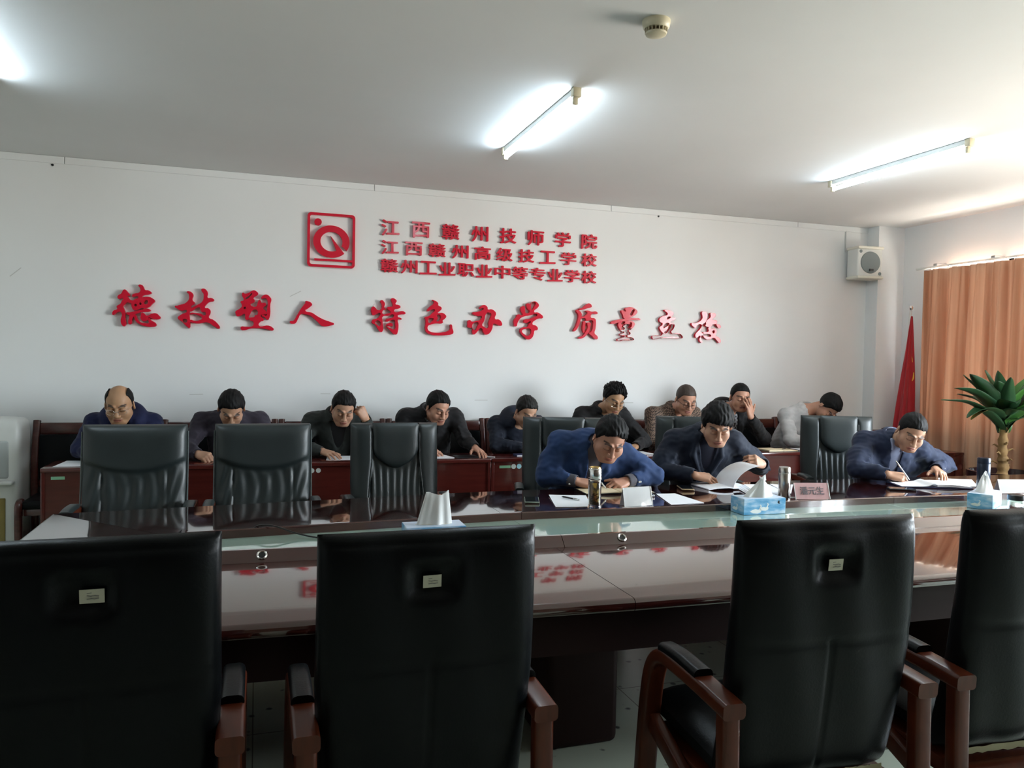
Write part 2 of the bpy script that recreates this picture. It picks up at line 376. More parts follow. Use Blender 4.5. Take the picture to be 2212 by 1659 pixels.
# ---------------------------------------------------------------- conference table
def ip(x, xs, ys): return float(np.interp(x, xs, ys))
TX = [-.9, 1.15, 3.3, 5.35]; IX0, IX1 = -.26, 4.72
def near(x): return ip(x, TX, [2.29, 2.197, 2.15, 2.24])
def far(x): return ip(x, TX, [4.08, 4.272, 4.292, 4.20])
def rn(x): return ip(x, [IX0, 1.15, 3.3, IX1], [2.948, 2.897, 2.848, 2.86])     # foot of the near rim
def rf(x): return ip(x, [IX0, 1.15, 3.3, IX1], [3.338, 3.438, 3.405, 3.32])      # upper front edge of the far rim
ZT = .75
M['under'] = mat('dull_dark_underframe', (.022, .010, .009), .6, .15)
table = thing('conference_table', 'large dark red lacquered conference table with a green glass centre', 'table', (2.2, 3.2, 0))
TL = Vector((2.2, 3.2, 0))
def loc(p): return Vector(p) - TL
def board(outer, inner, name, mm, edge=True):
    """a top board between two polylines, rounded along the outer edge"""
    prof = [(1.0, 0, 0), (0, 0, 0), (0, .0, 0)]
    n = len(outer); b = NB(); rows = []
    for (ox, oy), (ix, iy) in zip(outer, inner):
        d = (Vector((ix, iy)) - Vector((ox, oy))).normalized(); r = []
        r.append((ix, iy, ZT)); r.append((ox + d.x * .022, oy + d.y * .022, ZT)); 
        for a in (22, 45, 68, 90, 112, 135, 158): 
            a = math.radians(a); r.append((ox + d.x * .022 * (1 - math.sin(a)), oy + d.y * .022 * (1 - math.sin(a)), ZT - .022 + .022 * math.cos(a)))
        r.append((ox + d.x * .03, oy + d.y * .03, ZT - .05)); r.append((ix, iy, ZT - .05))
        rows.append([b.verts.new(loc(p)) for p in r])
    m = len(rows[0])
    for a, c in zip(rows, rows[1:]):
        for k in range(m): b.faces.new((a[k], a[(k + 1) % m], c[(k + 1) % m], c[k]))
    b.faces.new(rows[0]); b.faces.new(rows[-1][::-1])
    return obj(name, b, mm, table, 30)
g = .0012
for x0, x1, i0, i1 in ((-.9, 1.15, IX0, 1.15), (1.15, 3.3, 1.15, 3.3), (3.3, 5.35, 3.3, IX1)):
    xs = [x0 + g + (x1 - x0 - 2 * g) * k / 10 for k in range(11)]; qs = [i0 + g + (i1 - i0 - 2 * g) * k / 10 for k in range(11)]
    board([(x, near(x)) for x in xs], [(q, rn(q) + .02) for q in qs], 'top_board', M['lacq'])
    board([(x, far(x)) for x in xs], [(q, rf(q) + .045) for q in qs], 'top_board', M['lacq'])
for xo, xi in ((-.9, IX0), (5.35, IX1)):
    s = 1 if xo < xi else -1; f = np.linspace(0, 1, 6)
    board([(xo + s * g, near(xo) + 2 * g + (far(xo) - near(xo) - 4 * g) * t) for t in f], [(xi, rn(xi) + .02 + 2 * g + (rf(xi) + .045 - rn(xi) - .02 - 4 * g) * t) for t in f], 'end_board', M['lacq'])
def rim(pts, side):
    """raised inner rim: sloping outer face, flat narrow top, steep inner face. side = direction to the glass"""
    b = NB(); rows = []
    for (x, y), (sx, sy) in zip(pts, side):
        r = [(0, 0), (.004, .006), (.036, .036), (.041, .039), (.056, .039), (.060, .035), (.060, -.03), (0, -.03)]
        rows.append([b.verts.new(loc((x + sx * a, y + sy * a, ZT + h + .0005))) for a, h in r])
    m = len(rows[0])
    for a, c in zip(rows, rows[1:]):
        for k in range(m): b.faces.new((a[k], a[(k + 1) % m], c[(k + 1) % m], c[k]))
    b.faces.new(rows[0]); b.faces.new(rows[-1][::-1]); return obj('raised_rim', b, M['lacq'], table, 25)
for x0, x1 in ((IX0, 1.19), (1.19, 3.35), (3.35, IX1)):
    xs = [x0 + g + (x1 - x0 - 2 * g) * k / 8 for k in range(9)]
    rim([(x, rn(x)) for x in xs], [(0, 1)] * 9); rim([(x, rf(x) + .058) for x in xs], [(0, -1)] * 9)
for xe, s in ((IX0 - .06, 1), (IX1 + .06, -1)):
    xi = IX0 if s > 0 else IX1
    rim([(xe, rn(xi)), (xe, rf(xi) + .058)], [(s, 0)] * 2)
M['glass'] = mat('green_tinted_glass_panel', (.34, .47, .40), .05, .9, coat=.7, ior=1.6)
for x0, x1 in ((IX0, 1.15), (1.15, 3.3), (3.3, IX1)):
    n = 6; xs = [x0 + .001 + (x1 - x0 - .002) * k / n for k in range(n + 1)]
    obj('glass_panel', prism(NB(), [loc((x, rn(x) + .055, 0))[:2] for x in xs] + [loc((x, rf(x) + .002, 0))[:2] for x in xs[::-1]], ZT - .01, ZT + .004), M['glass'], table, 0)
b = NB()
obj('under_frame', box(NB(), loc((IX0 - .1, 2.75, .66)), loc((IX1 + .1, 3.55, .735))), M['under'], table, 0)
b = NB()
for x0, x1 in ((-.75, 1.15), (1.15, 3.3), (3.3, 5.2)):
    for f, d in ((near, .10), (far, -.10)):
        p = [(x0, f(x0) + d), (x1, f(x1) + d), (x1, f(x1) + d * 1.25), (x0, f(x0) + d * 1.25)]
        obj('apron', prism(NB(), [loc((a, c, 0))[:2] for a, c in p], .55, .70), M['under'], table, 0)
for x in (-.45, 1.22, 3.25, 4.9):
    b = NB(); box(b, loc((x - .15, 2.74, 0)), loc((x + .15, 3.70, .70)), .03, 3); obj('pedestal', b, M['under'], table)
for x in (.026, 1.451, 2.62, 3.9):
    y = rn(x); Mx = Matrix.Translation(loc((x, y + .019, ZT + .0225))) @ Matrix.Rotation(math.radians(45), 4, 'X')
    q = obj('grommet', lathe(NB(), [(.019, -.003), (.019, .003), (.016, .005), (.0125, .003), (.012, -.003)], 28, Mx), M['chrome'], table)
    obj('hole', lathe(NB(), [(0, 0), (.0125, 0), (.0125, .0022), (0, .0022)], 24, Mx), M['black'], q)

# ---------------------------------------------------------------- training desks of the back row
M['green_sticker'] = mat('green_sticker', (.20, .42, .26), .5); M['blue_sticker'] = mat('pale_blue_sticker', (.35, .62, .70), .5); M['white_sticker'] = mat('grey_white_sticker', (.55, .58, .55), .5)
def desk(x0, x1, label, panel=False, y=5.70):
    t = thing('training_desk', label, 'desk', ((x0 + x1) / 2, y, 0), 0, 'long desks of the back row'); h = (x1 - x0) / 2 - .002
    obj('desk_top', box(NB(), (-h, -.01, .722), (h, .39, .75), .005), M['lacq2'], t)
    obj('front_panel', box(NB(), (-h + .01, .012, .02), (h - .01, .032, .722)), M['lacq2'], t, 0)
    for s in (-1, 1): obj('side_panel', box(NB(), (s * h - (.025 if s > 0 else 0), .0, 0), (s * h + (.025 if s < 0 else 0), .37, .722), .003), M['lacq2'], t)
    obj('shelf', box(NB(), (-h + .025, .08, .55), (h - .025, .34, .57)), M['lacq2'], t, 0)
    if panel:
        b = NB()
        for a in ((-h + .0, .715 - .07, h, .722), (-h, .02, h, .09)): box(b, (a[0], -.006, a[1]), (a[2], .012, a[3]), .004)
        for s in (-1, 1): box(b, (s * h - (.09 if s > 0 else 0), -.006, .09), (s * h + (.09 if s < 0 else 0), .012, .645), .004)
        obj('panel_frame', b, M['lacq2'], t)
    return t
D_ = [(-1.32, .20, 'dark red training desk behind the two leftmost black chairs'), (.20, 1.72, 'dark red training desk with round stickers at its left, behind the third far chair'),
      (1.72, 3.24, 'dark red training desk with a green strip and round stickers at its left end'), (3.24, 4.76, 'red brown training desk behind the man turning a page')]
dk = [desk(*d) for d in D_]
desk(4.77, 5.52, 'short red brown training desk under the arms of the man in the pale grey shirt')
desk(5.54, 6.12, 'small red brown desk with a framed front panel beside the curtain', True, 5.42)
def disc(x, z, r, m, t): obj('sticker', lathe(NB(), [(0, 0), (r, 0), (r, .0012), (0, .0012)], 24, Matrix.Translation((x, .0118, z)) @ Matrix.Rotation(math.pi / 2, 4, 'X')), m, t, 0)
def strip(x0, x1, z0, z1, m, t): obj('sticker', box(NB(), (x0, .0105, z0), (x1, .0125, z1)), m, t, 0)
strip(-.70, -.62, .672, .692, M['green_sticker'], dk[0])
for k, m in enumerate(('white_sticker', 'white_sticker')): disc(-.575 + .045 * k, .690, .017, M[m], dk[1])
strip(-.69, -.60, .673, .693, M['green_sticker'], dk[2])
for k, m in enumerate(('white_sticker', 'blue_sticker', 'blue_sticker')): disc(-.575 + .045 * k, .684, .019, M[m], dk[2])

# ---------------------------------------------------------------- benches against the back wall
def bench(x0, x1, y=6.585):
    t = thing('bench', 'x', 'bench', ((x0 + x1) / 2, y, 0), 0, 'wooden benches with black leather against the back wall'); h = (x1 - x0) / 2
    for s in (-1, 1):
        x = s * (h - .022)
        obj('post', tube(NB(), smoothpts([(x, .0, 0), (x, -.03, .30), (x, -.055, .50), (x, -.03, .75), (x, .02, .965), (x, .025, .985)], 4), 1, sec=bar(.05, .05, .35)), M['dkwood'], t)
        obj('front_leg', tube(NB(), smoothpts([(x, -.44, 0), (x, -.455, .25), (x, -.46, .40), (x, -.44, .445), (x, -.40, .455)], 4), 1, sec=bar(.05, .05, .35)), M['dkwood'], t)
        obj('stretcher', tube(NB(), [(x, -.02, .16), (x, -.44, .16)], 1, sec=bar(.03, .04)), M['dkwood'], t)
    obj('top_rail', box(NB(), (-h + .045, -.005, .885), (h - .045, .035, .975), .012), M['dkwood'], t)
    obj('lower_rail', box(NB(), (-h + .045, -.05, .50), (h - .045, -.015, .56), .008), M['dkwood'], t)
    obj('backrest', tube(NB(), smoothpts([(0, -.055, .56), (0, -.050, .72), (0, -.02, .885)], 5), 1, sec=[(a * (2 * h - .1) / .04, c) for a, c in bar(.04, .035, .3)]), M['leather2'], t)
    obj('seat_frame', box(NB(), (-h + .045, -.44, .36), (h - .045, -.03, .41), .008), M['dkwood'], t)
    obj('seat', box(NB(), (-h + .03, -.46, .405), (h - .03, -.04, .465), .022, 3), M['leather2'], t)
    return t
bx = [(4.62, 5.47, 5.64), (-1.57, -.705), (-.695, .17), (.18, 1.045), (1.055, 1.92), (1.93, 2.795), (2.805, 3.67), (3.70, 4.30), (4.31, 4.985), (5.0, 5.87)]
bl = ['leather bench with a rounded post standing in front of the back desks at the right', 'leather bench with curved posts beside the water dispenser', 'leather bench under the man in the purple grey jacket', 'leather bench under the man leaning on his fist', 'leather bench under the man reaching across his desk',
      'leather bench under the man in the navy hooded top', 'leather bench under the man with untidy hair and glasses', 'leather bench under the man in the brown checked shirt', 'leather bench under the man covering his eye', 'leather bench under the man in the pale grey shirt']
proto = None
for xx, l in zip(bx, bl):
    q = bench(*xx); q['label'] = l
    if len(xx) > 2: q.scale = (1, 1, .97)

# ---------------------------------------------------------------- black leather armchairs
def back_mesh(style, hw=.268, front=1):
    """padded backrest, local: sitter faces +y, back towards -y"""
    z0, z1 = .40, 1.108
    def yc(v): return -.2125 - .07 * v - .02 * math.sin(math.pi * v) + thick(v) / 2
    def half(v): return hw * (1 - .035 * math.cos(math.pi * v) * (1 if v < .5 else -.2))
    def thick(v): return .095 + .05 * max(0, 1 - v) ** 1.6
    def f(u, v, sgn):
        a = (u * 2 - 1); x = half(v) * a; z = z0 + (z1 - z0) * v
        ex = (1 - abs(a) ** 7) ** .5 if abs(a) < 1 else 0; vv = abs(2 * v - 1); ez = (1 - vv ** 14) ** .5 if vv < 1 else 0
        y = yc(v); d = thick(v) / 2 * ex * ez; bumpv = 0
        if sgn > 0:
            if style == 'pillow':
                ze = .915 - .07 * (1 - a * a); k = z - ze
                bumpv = .022 * (1 / (1 + math.exp(-k / .008))) - .010 * math.exp(-(k / .012) ** 2)
                if k < -.01:
                    for s in (-.62, .62): bumpv -= .009 * math.exp(-((a - s) / .025) ** 2)
                    bumpv += .0045 * math.sin(24 * a + 9 * z + 3 * math.sin(11 * z)) * math.exp(-((k + .1) / .13) ** 2) * (abs(a) < .62) + .003 * math.sin(38 * z + 22 * a + 2 * math.sin(9 * a)) * (.3 + abs(a)) 
            elif style == 'panel':
                b_ = .52 + .14 * max(0, (.9 - z)) / .4
                side = 1 / (1 + math.exp(-(abs(a) - b_) / .02)); bumpv = .020 * side - .012 * math.exp(-((abs(a) - b_) / .03) ** 2)
                ze = .905 - .06 * (1 - (a / .52) ** 2) if abs(a) < .52 else 9
                if abs(a) < b_ + .02 and z < ze:
                    bumpv += .0055 * math.sin(38 * a * (1 + .10 * math.sin(11 * z)) + 1.2 * math.sin(7 * z)) * min(1, max(0, (ze - z) / .05)) * math.exp(-((z - .80) / .17) ** 2)
        else:
            r2 = (a * half(v)) ** 2
            dz = z - .995; bumpv = -.020 * math.exp(-((a / .22) ** 4 + (dz / .04) ** 4)) + .0035 * math.exp(-((abs(a) - .26) / .05) ** 2 - (dz / .05) ** 2)
            bumpv += .003 * math.sin(9 * a + 7 * z) - .006 * math.exp(-((z - 1.084) / .006) ** 2) + .003 * math.exp(-((z - 1.097) / .007) ** 2)
            bumpv -= .0045 * math.exp(-((z - .80 + .012 * (1 - a * a)) / .006) ** 2)
            if z < .80: bumpv -= .0055 * math.exp(-(a / .022) ** 2)
        return Vector((x, y + sgn * (d + (bumpv * ex * ez)), z))
    b = NB(); nu, nv = 64, 72
    def us(i): s = i / nu; return .5 - .5 * math.cos(math.pi * s) * (1 - .25 * (1 - (2 * s - 1) ** 2)) if 0 < i < nu else s
    A = [[b.verts.new(f(us(i), us_v(j, nv), 1)) for j in range(nv + 1)] for i in range(nu + 1)]
    B = [[b.verts.new(f(us(i), us_v(j, nv), -1)) for j in range(nv + 1)] for i in range(nu + 1)]
    for G in (A, B):
        for i in range(nu):
            for j in range(nv): b.faces.new((G[i][j], G[i + 1][j], G[i + 1][j + 1], G[i][j + 1]))
    bmesh.ops.remove_doubles(b, verts=b.verts, dist=.00005)
    return b
def us_v(j, nv):
    s = j / nv
    return s if j in (0, nv) else s + .04 * math.sin(2 * math.pi * s) * -1
def back_y(z, sgn):
    v = (z - .40) / .708; t = .095 + .05 * max(0, 1 - v) ** 1.6; return -.2125 - .07 * v - .02 * math.sin(math.pi * v) + (t if sgn > 0 else 0)
def chair(style, label, group, loc, rz, mm='leather'):
    t = thing('armchair', label, 'chair', loc, rz, group)
    bk = obj('backrest', back_mesh(style), M[mm], t, 60)
    if style == 'panel':
        def pil(u, v, s):
            a = 2 * u - 1; z = .838 + .272 * v; w = .142 * math.sqrt(max(.02, 1 - .80 * max(0, (.5 - v) / .5) ** 2.2)); z += .03 * a * a * max(0, 1 - v / .5); x = w * a
            e = max(0, 1 - abs(a) ** 5) ** .5 * max(0, 1 - abs(2 * v - 1) ** 5) ** .5
            return Vector((x, back_y(z, 1) + .002 + s * (.034 if s > 0 else .01) * e, z))
        b = NB()
        for s in (1, -1): grid(b, lambda u, v: pil(u, v, s), 24, 24)
        bmesh.ops.remove_doubles(b, verts=b.verts, dist=.00005); obj('headrest', b, M[mm], t, 60)
    if style == 'pillow':
        for s in (-1, 1): obj('piping', tube(NB(), [(s * (.2685 - .002 * abs(z - .7)), back_y(z, 1) - .035, z) for z in np.linspace(.46, 1.07, 14)], .004, 6), M['pipe'], t)
    if style == 'panel':
        for s in (-1, 1): obj('piping', tube(NB(), [(s * .268 * (.60 + .14 * max(0, .9 - z) / .4 - .06), back_y(z, 1) + .012 - .02 * (z > 1.06), z) for z in np.linspace(.50, 1.08, 16)], .003, 6), M['leather'], t)
    obj('seat', tube(NB(), smoothpts([(0, -.12, .43), (0, 0, .435), (0, .20, .44), (0, .265, .425)], 3), 1, sec=[(a * .50 / .1, c) for a, c in bar(.1, .10, .35)]), M[mm], t)
    obj('seat_rail', box(NB(), (-.262, -.18, .335), (.262, .235, .385), .01), M['cherry'], t)
    obj('back_rail', box(NB(), (-.262, -.275, .30), (.262, -.235, .40), .01), M['cherry'], t)
    for s in (-1, 1):
        x = s * .288
        pts = smoothpts([(x, -.285, .645), (x, -.15, .652), (x, .0, .655), (x, .095, .645), (x, .155, .585), (x, .185, .46), (x, .21, .25), (x, .235, 0)], 5)
        ar = obj('arm_frame', tube(NB(), pts, 1, sec=bar(.062, .042, .25)), M['cherry'], t, 45)
        obj('arm_pad', tube(NB(), smoothpts([(x, -.13, .676), (x, .0, .680), (x, .085, .672)], 4), 1, sec=bar(.056, .034, .45)), M[mm], ar, 50)
        obj('rear_leg', tube(NB(), smoothpts([(x, -.255, .63), (x, -.262, .35), (x, -.285, 0)], 4), 1, sec=bar(.05, .045, .25)), M['cherry'], t, 45)
        obj('side_rail', tube(NB(), [(x * .97, .19, .42), (x * .97, -.255, .27)], 1, sec=bar(.035, .055, .2)), M['cherry'], t, 45)
    return t
GF = 'black leather armchairs along the far side of the table'; GN = 'black leather armchairs seen from behind, this side of the table'
PI = math.pi
# far side, facing the camera
c1 = chair('pillow', 'leftmost far black armchair, wide pillow top with pale piping', GF, (-.63, 4.52, 0), PI)
dup(c1, (.045, 4.52, 0), PI, 'second far black armchair from the left, wide pillow top with a wrinkled panel')
c3 = chair('panel', 'empty far black armchair with a narrow headrest behind the tissue box', GF, (.81, 4.52, 0), PI)
c4 = dup(c3, (1.88, 4.60, 0), PI - .30, 'black armchair behind the man in the blue blazer')
c5 = dup(c3, (2.865, 4.61, 0), PI - .36, 'black armchair behind the man turning a page')
c6 = dup(c3, (4.10, 4.61, 0), PI - .36, 'grey lit black armchair beside the writing man at the right')
for q in (c4, c5, c6): q.scale = (1, 1, 1.022)
# near side, backs to the camera
n1 = chair('rear', 'black armchair back cut by the left edge of the picture', GN, (-.335, 2.06, 0), 0, 'leather2')
M['tagpaper'] = mat('cream_label_paper', (.42, .42, .33), .7)
def label_patch(t, dx, w, h, ang):
    y = back_y(.995, -1) + .0095
    q = obj('inventory_label', xbox(NB(), Matrix.Translation((dx, y, .992)) @ Matrix.Rotation(ang, 4, 'Y') @ Matrix.Rotation(math.radians(7), 4, 'X'), (w, .0012, h)), M['tagpaper'], t, 0)
    b = NB()
    for k in range(7): xbox(b, Matrix.Translation((dx + (k % 3 - 1) * .007 + .002, y - .0014, .993 + (k // 3 - 1) * .006)) @ Matrix.Rotation(.3 * (k % 2) - .1, 4, 'Y') @ Matrix.Rotation(math.radians(7), 4, 'X'), (.009, .0008, .0014))
    obj('handwriting', b, mat('faint_pencil', (.16, .16, .15), .8), q, 0)
n2 = dup(n1, (.397, 2.035, 0), 0, 'near black armchair back in front of the middle of the table')
n3 = dup(n1, (1.425, 1.885, 0), math.radians(-3), 'near black armchair back with its wooden arm showing at the left')
n4 = dup(n1, (2.15, 1.86, 0), math.radians(-4), 'black armchair back cut by the right edge of the picture')
n2.scale = (.985, 1, .988)
label_patch(n1, .016, .047, .030, .0); label_patch(n2, -.003, .044, .030, -.02); label_patch(n3, -.0, .042, .030, 0)

def torn(t, xa, xb):            # cream lining showing where the leather has torn along the bottom edge
    rnd = random.Random(3); b = NB(); n = 26; A = []; B = []
    for k in range(n + 1):
        x = xa + (xb - xa) * k / n; y = back_y(.43, -1) - .006
        A.append(b.verts.new((x, y, .428 + .004 * rnd.random()))); B.append(b.verts.new((x, y - .002, .416 - .006 * rnd.random())))
    for k in range(n): b.faces.new((A[k], A[k + 1], B[k + 1], B[k]))
    q = obj('torn_lining', b, M['lining'], t, 0); q.modifiers.new('thickness', 'SOLIDIFY').thickness = .0015
M['lining'] = mat('cream_torn_lining', (.34, .33, .22), .9, .1)
torn(n4, -.22, .24); torn(n3, .06, .20)
# ---------------------------------------------------------------- people: bodies grown as one smooth surface
class Vol:
    def __init__(s, lo, hi, h):
        s.lo = np.array(lo, float); s.h = h; s.n = np.ceil((np.array(hi) - s.lo) / h).astype(int) + 1
        s.v = np.full(s.n, 1.0, np.float32)
        s.ax = [(s.lo[i] + h * np.arange(s.n[i])).astype(np.float32) for i in range(3)]
    def win(s, lo, hi):
        a = np.clip(np.floor((np.array(lo) - s.lo) / s.h).astype(int), 0, s.n); b = np.clip(np.ceil((np.array(hi) - s.lo) / s.h).astype(int) + 1, 0, s.n)
        if np.any(b <= a): return None
        sl = tuple(slice(i, j) for i, j in zip(a, b))
        return sl, s.ax[0][sl[0]][:, None, None], s.ax[1][sl[1]][None, :, None], s.ax[2][sl[2]][None, None, :]
    def put(s, sl, d, k, op):
        A = s.v[sl]
        if op < 0:
            d = -d
            if k > 0: hh = np.clip(.5 - .5 * (A - d) / k, 0, 1); s.v[sl] = A + (d - A) * hh + k * hh * (1 - hh)
            else: s.v[sl] = np.maximum(A, d)
        elif k > 0:
            hh = np.clip(.5 + .5 * (A - d) / k, 0, 1); s.v[sl] = A + (d - A) * hh - k * hh * (1 - hh)
        else: s.v[sl] = np.minimum(A, d)
    def cap(s, a, b, ra, rb=None, k=.01, op=1):
        rb = ra if rb is None else rb; a = np.array(a, float); b = np.array(b, float); m = max(ra, rb) + k + 3 * s.h
        w = s.win(np.minimum(a, b) - m, np.maximum(a, b) + m)
        if w is None: return
        sl, x, y, z = w; d = b - a; L = max(float(d @ d), 1e-9)
        t = np.clip(((x - a[0]) * d[0] + (y - a[1]) * d[1] + (z - a[2]) * d[2]) / L, 0, 1)
        q = np.sqrt((x - a[0] - t * d[0]) ** 2 + (y - a[1] - t * d[1]) ** 2 + (z - a[2] - t * d[2]) ** 2) - (ra + (rb - ra) * t)
        s.put(sl, q.astype(np.float32), k, op)
    def ell(s, c, r, R=None, k=.01, op=1, cut=None):
        c = np.array(c, float); r = np.array(r, float); m = float(r.max()) + k + 3 * s.h; R = np.eye(3) if R is None else R
        w = s.win(c - m, c + m)
        if w is None: return
        sl, x, y, z = w; x = x - c[0]; y = y - c[1]; z = z - c[2]
        l = [(R[0, i] * x + R[1, i] * y + R[2, i] * z) for i in range(3)]
        k0 = np.sqrt((l[0] / r[0]) ** 2 + (l[1] / r[1]) ** 2 + (l[2] / r[2]) ** 2); k1 = np.sqrt((l[0] / r[0] ** 2) ** 2 + (l[1] / r[1] ** 2) ** 2 + (l[2] / r[2] ** 2) ** 2)
        d = k0 * (k0 - 1) / np.maximum(k1, 1e-6)
        if cut is not None: d = cut(d, *l)
        s.put(sl, d.astype(np.float32), k, op)
    def noise(s, amp, f, seed):
        w = s.ax; x, y, z = w[0][:, None, None] * f, w[1][None, :, None] * f, w[2][None, None, :] * f; g = np.random.RandomState(seed); p = g.rand(9) * 6.28
        s.v += (amp * (np.sin(x + 1.7 * np.sin(.7 * z + p[0]) + p[1]) * np.sin(1.3 * y + p[2] + np.sin(x * .6)) + .6 * np.sin(1.9 * z + 1.2 * np.sin(1.1 * x + p[3]) + .8 * y + p[4]))).astype(np.float32)
    def mesh(s):
        v = s.v; n = np.array(v.shape); ins = v < 0
        c = np.zeros(n - 1, np.uint8)
        for i in (0, 1):
            for j in (0, 1):
                for k in (0, 1): c += ins[i:n[0] - 1 + i, j:n[1] - 1 + j, k:n[2] - 1 + k]
        act = (c > 0) & (c < 8); idx = np.argwhere(act); ids = np.full(act.shape, -1, np.int32); ids[act] = np.arange(len(idx))
        P = np.zeros((len(idx), 3)); cnt = np.zeros(len(idx)); I, J, K = idx.T; off = [(i, j, k) for i in (0, 1) for j in (0, 1) for k in (0, 1)]
        val = {o: v[I + o[0], J + o[1], K + o[2]].astype(float) for o in off}
        for o in off:
            for a in range(3):
                if o[a]: continue
                q = list(o); q[a] = 1; q = tuple(q); A, B = val[o], val[q]; cr = (A < 0) != (B < 0); t = np.where(cr, A / np.where(cr, A - B, 1), 0)
                p = np.array(o, float)[None, :].repeat(len(idx), 0); p[:, a] += t; P[cr] += p[cr]; cnt[cr] += 1
        P = (P / np.maximum(cnt, 1)[:, None] + idx) * s.h + s.lo
        F = []
        for a in range(3):
            u, w = (a + 1) % 3, (a + 2) % 3; m = n.copy(); A = [slice(1, -1)] * 3; A[a] = slice(0, -1); B = list(A); B[a] = slice(1, None)
            A, B = ins[tuple(A)], ins[tuple(B)]; e = np.argwhere(A != B); 
            if not len(e): continue
            fl = A[tuple(e.T)]; base = e.copy(); base[:, u] += 1; base[:, w] += 1
            def cell(du, dw):
                q = base.copy(); q[:, u] -= du; q[:, w] -= dw; return ids[tuple(q.T)]
            Q = np.stack([cell(1, 1), cell(0, 1), cell(0, 0), cell(1, 0)], 1); Q[~fl] = Q[~fl][:, ::-1]; F.append(Q)
        return P, np.concatenate(F)

def sdf_obj(name, vol, m, parent, origin, attrs=None):
    P, F = vol.mesh(); F = F[(F >= 0).all(1)]
    me = bpy.data.meshes.new(name); me.vertices.add(len(P)); me.vertices.foreach_set('co', (P - np.array(origin)).astype(np.float32).ravel())
    me.loops.add(F.size); me.loops.foreach_set('vertex_index', F.astype(np.int32).ravel())
    me.polygons.add(len(F)); me.polygons.foreach_set('loop_start', np.arange(0, F.size, 4, dtype=np.int32)); me.polygons.foreach_set('loop_total', np.full(len(F), 4, np.int32))
    me.update(calc_edges=True); me.validate()
    if attrs is not None:
        a = me.color_attributes.new('marks', 'FLOAT_COLOR', 'POINT'); a.data.foreach_set('color', attrs(P).astype(np.float32).ravel())
    me.materials.append(m); me.shade_smooth()
    o = bpy.data.objects.new(name, me); COL.objects.link(o)
    if parent: o.parent = parent
    else: o.location = origin
    return o

def skin_material(name, col, lip=(.30, .085, .07)):
    m = mat(name, col, .5, .4, var=.14, vscale=18, bump=.05, bscale=300, bdist=.0006); nt, p, L = add_nodes(m)
    p.inputs['Subsurface Weight'].default_value = .08; p.inputs['Subsurface Radius'].default_value = (.012, .004, .002); p.inputs['Subsurface Scale'].default_value = .5
    a = nt.nodes.new('ShaderNodeAttribute'); a.attribute_name = 'marks'; s = nt.nodes.new('ShaderNodeSeparateColor'); L.new(a.outputs['Color'], s.inputs[0])
    src = p.inputs['Base Color'].links[0].from_socket
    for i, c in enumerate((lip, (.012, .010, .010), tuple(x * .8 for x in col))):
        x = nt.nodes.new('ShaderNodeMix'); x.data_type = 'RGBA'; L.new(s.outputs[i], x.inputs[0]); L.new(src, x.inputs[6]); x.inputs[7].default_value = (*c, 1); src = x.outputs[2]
    L.new(src, p.inputs['Base Color']); return m
def check_material(name, c1, c2, scale, vor=False):
    m = mat(name, c1, .75, .2, sheen=.1); nt, p, L = add_nodes(m); tc = nt.nodes.new('ShaderNodeTexCoord'); mp = nt.nodes.new('ShaderNodeMapping'); mp.inputs['Rotation'].default_value = (.4, .5, .78)
    n = nt.nodes.new('ShaderNodeTexVoronoi' if vor else 'ShaderNodeTexChecker'); n.inputs['Scale'].default_value = scale; L.new(tc.outputs['Object'], mp.inputs[0]); L.new(mp.outputs[0], n.inputs['Vector'])
    x = nt.nodes.new('ShaderNodeMix'); x.data_type = 'RGBA'; x.inputs[6].default_value = (*c1, 1); x.inputs[7].default_value = (*c2, 1)
    if vor:
        r = nt.nodes.new('ShaderNodeMapRange'); r.inputs['From Min'].default_value = .40; r.inputs['From Max'].default_value = .5; L.new(n.outputs['Distance'], r.inputs[0]); L.new(r.outputs[0], x.inputs[0])
    else: L.new(n.outputs['Fac'], x.inputs[0])
    L.new(x.outputs[2], p.inputs['Base Color']); return m
def cloth(name, col, rough=.75, sheen=.08, var=.25): return mat(name, col, rough, .25, sheen=sheen, var=var, vscale=12, bump=.25, bscale=420, bdist=.001)
M['hair'] = mat('black_hair', (.006, .0058, .006), .62, .18, var=.4, vscale=60, bump=.6, bscale=130, bdist=.005, stretch=(1, .25, .25))
M['hairgrey'] = mat('greying_black_hair', (.020, .019, .018), .6, .2, var=.6, vscale=60, bump=.5, bscale=140, bdist=.003)
M['buzz'] = mat('cropped_brown_grey_hair', (.060, .042, .034), .6, .3, var=.35, vscale=120, bump=.4, bscale=400, bdist=.001)
M['skin_a'] = skin_material('warm_tan_skin', (.50, .28, .185)); M['skin_b'] = skin_material('light_tan_skin', (.50, .285, .185)); M['skin_c'] = skin_material('ruddy_skin', (.50, .26, .175)); M['skin_d'] = skin_material('golden_skin', (.44, .245, .135))
M['trousers'] = cloth('dark_trousers', (.012, .013, .016)); M['shoe'] = mat('black_shoe', (.01, .01, .01), .3)

def rotm(yaw, pitch, roll):
    return np.array((Matrix.Rotation(math.radians(yaw), 3, 'Z') @ Matrix.Rotation(math.radians(pitch), 3, 'X') @ Matrix.Rotation(math.radians(roll), 3, 'Y')))
def nrm(v): v = np.array(v, float); return v / np.linalg.norm(v)

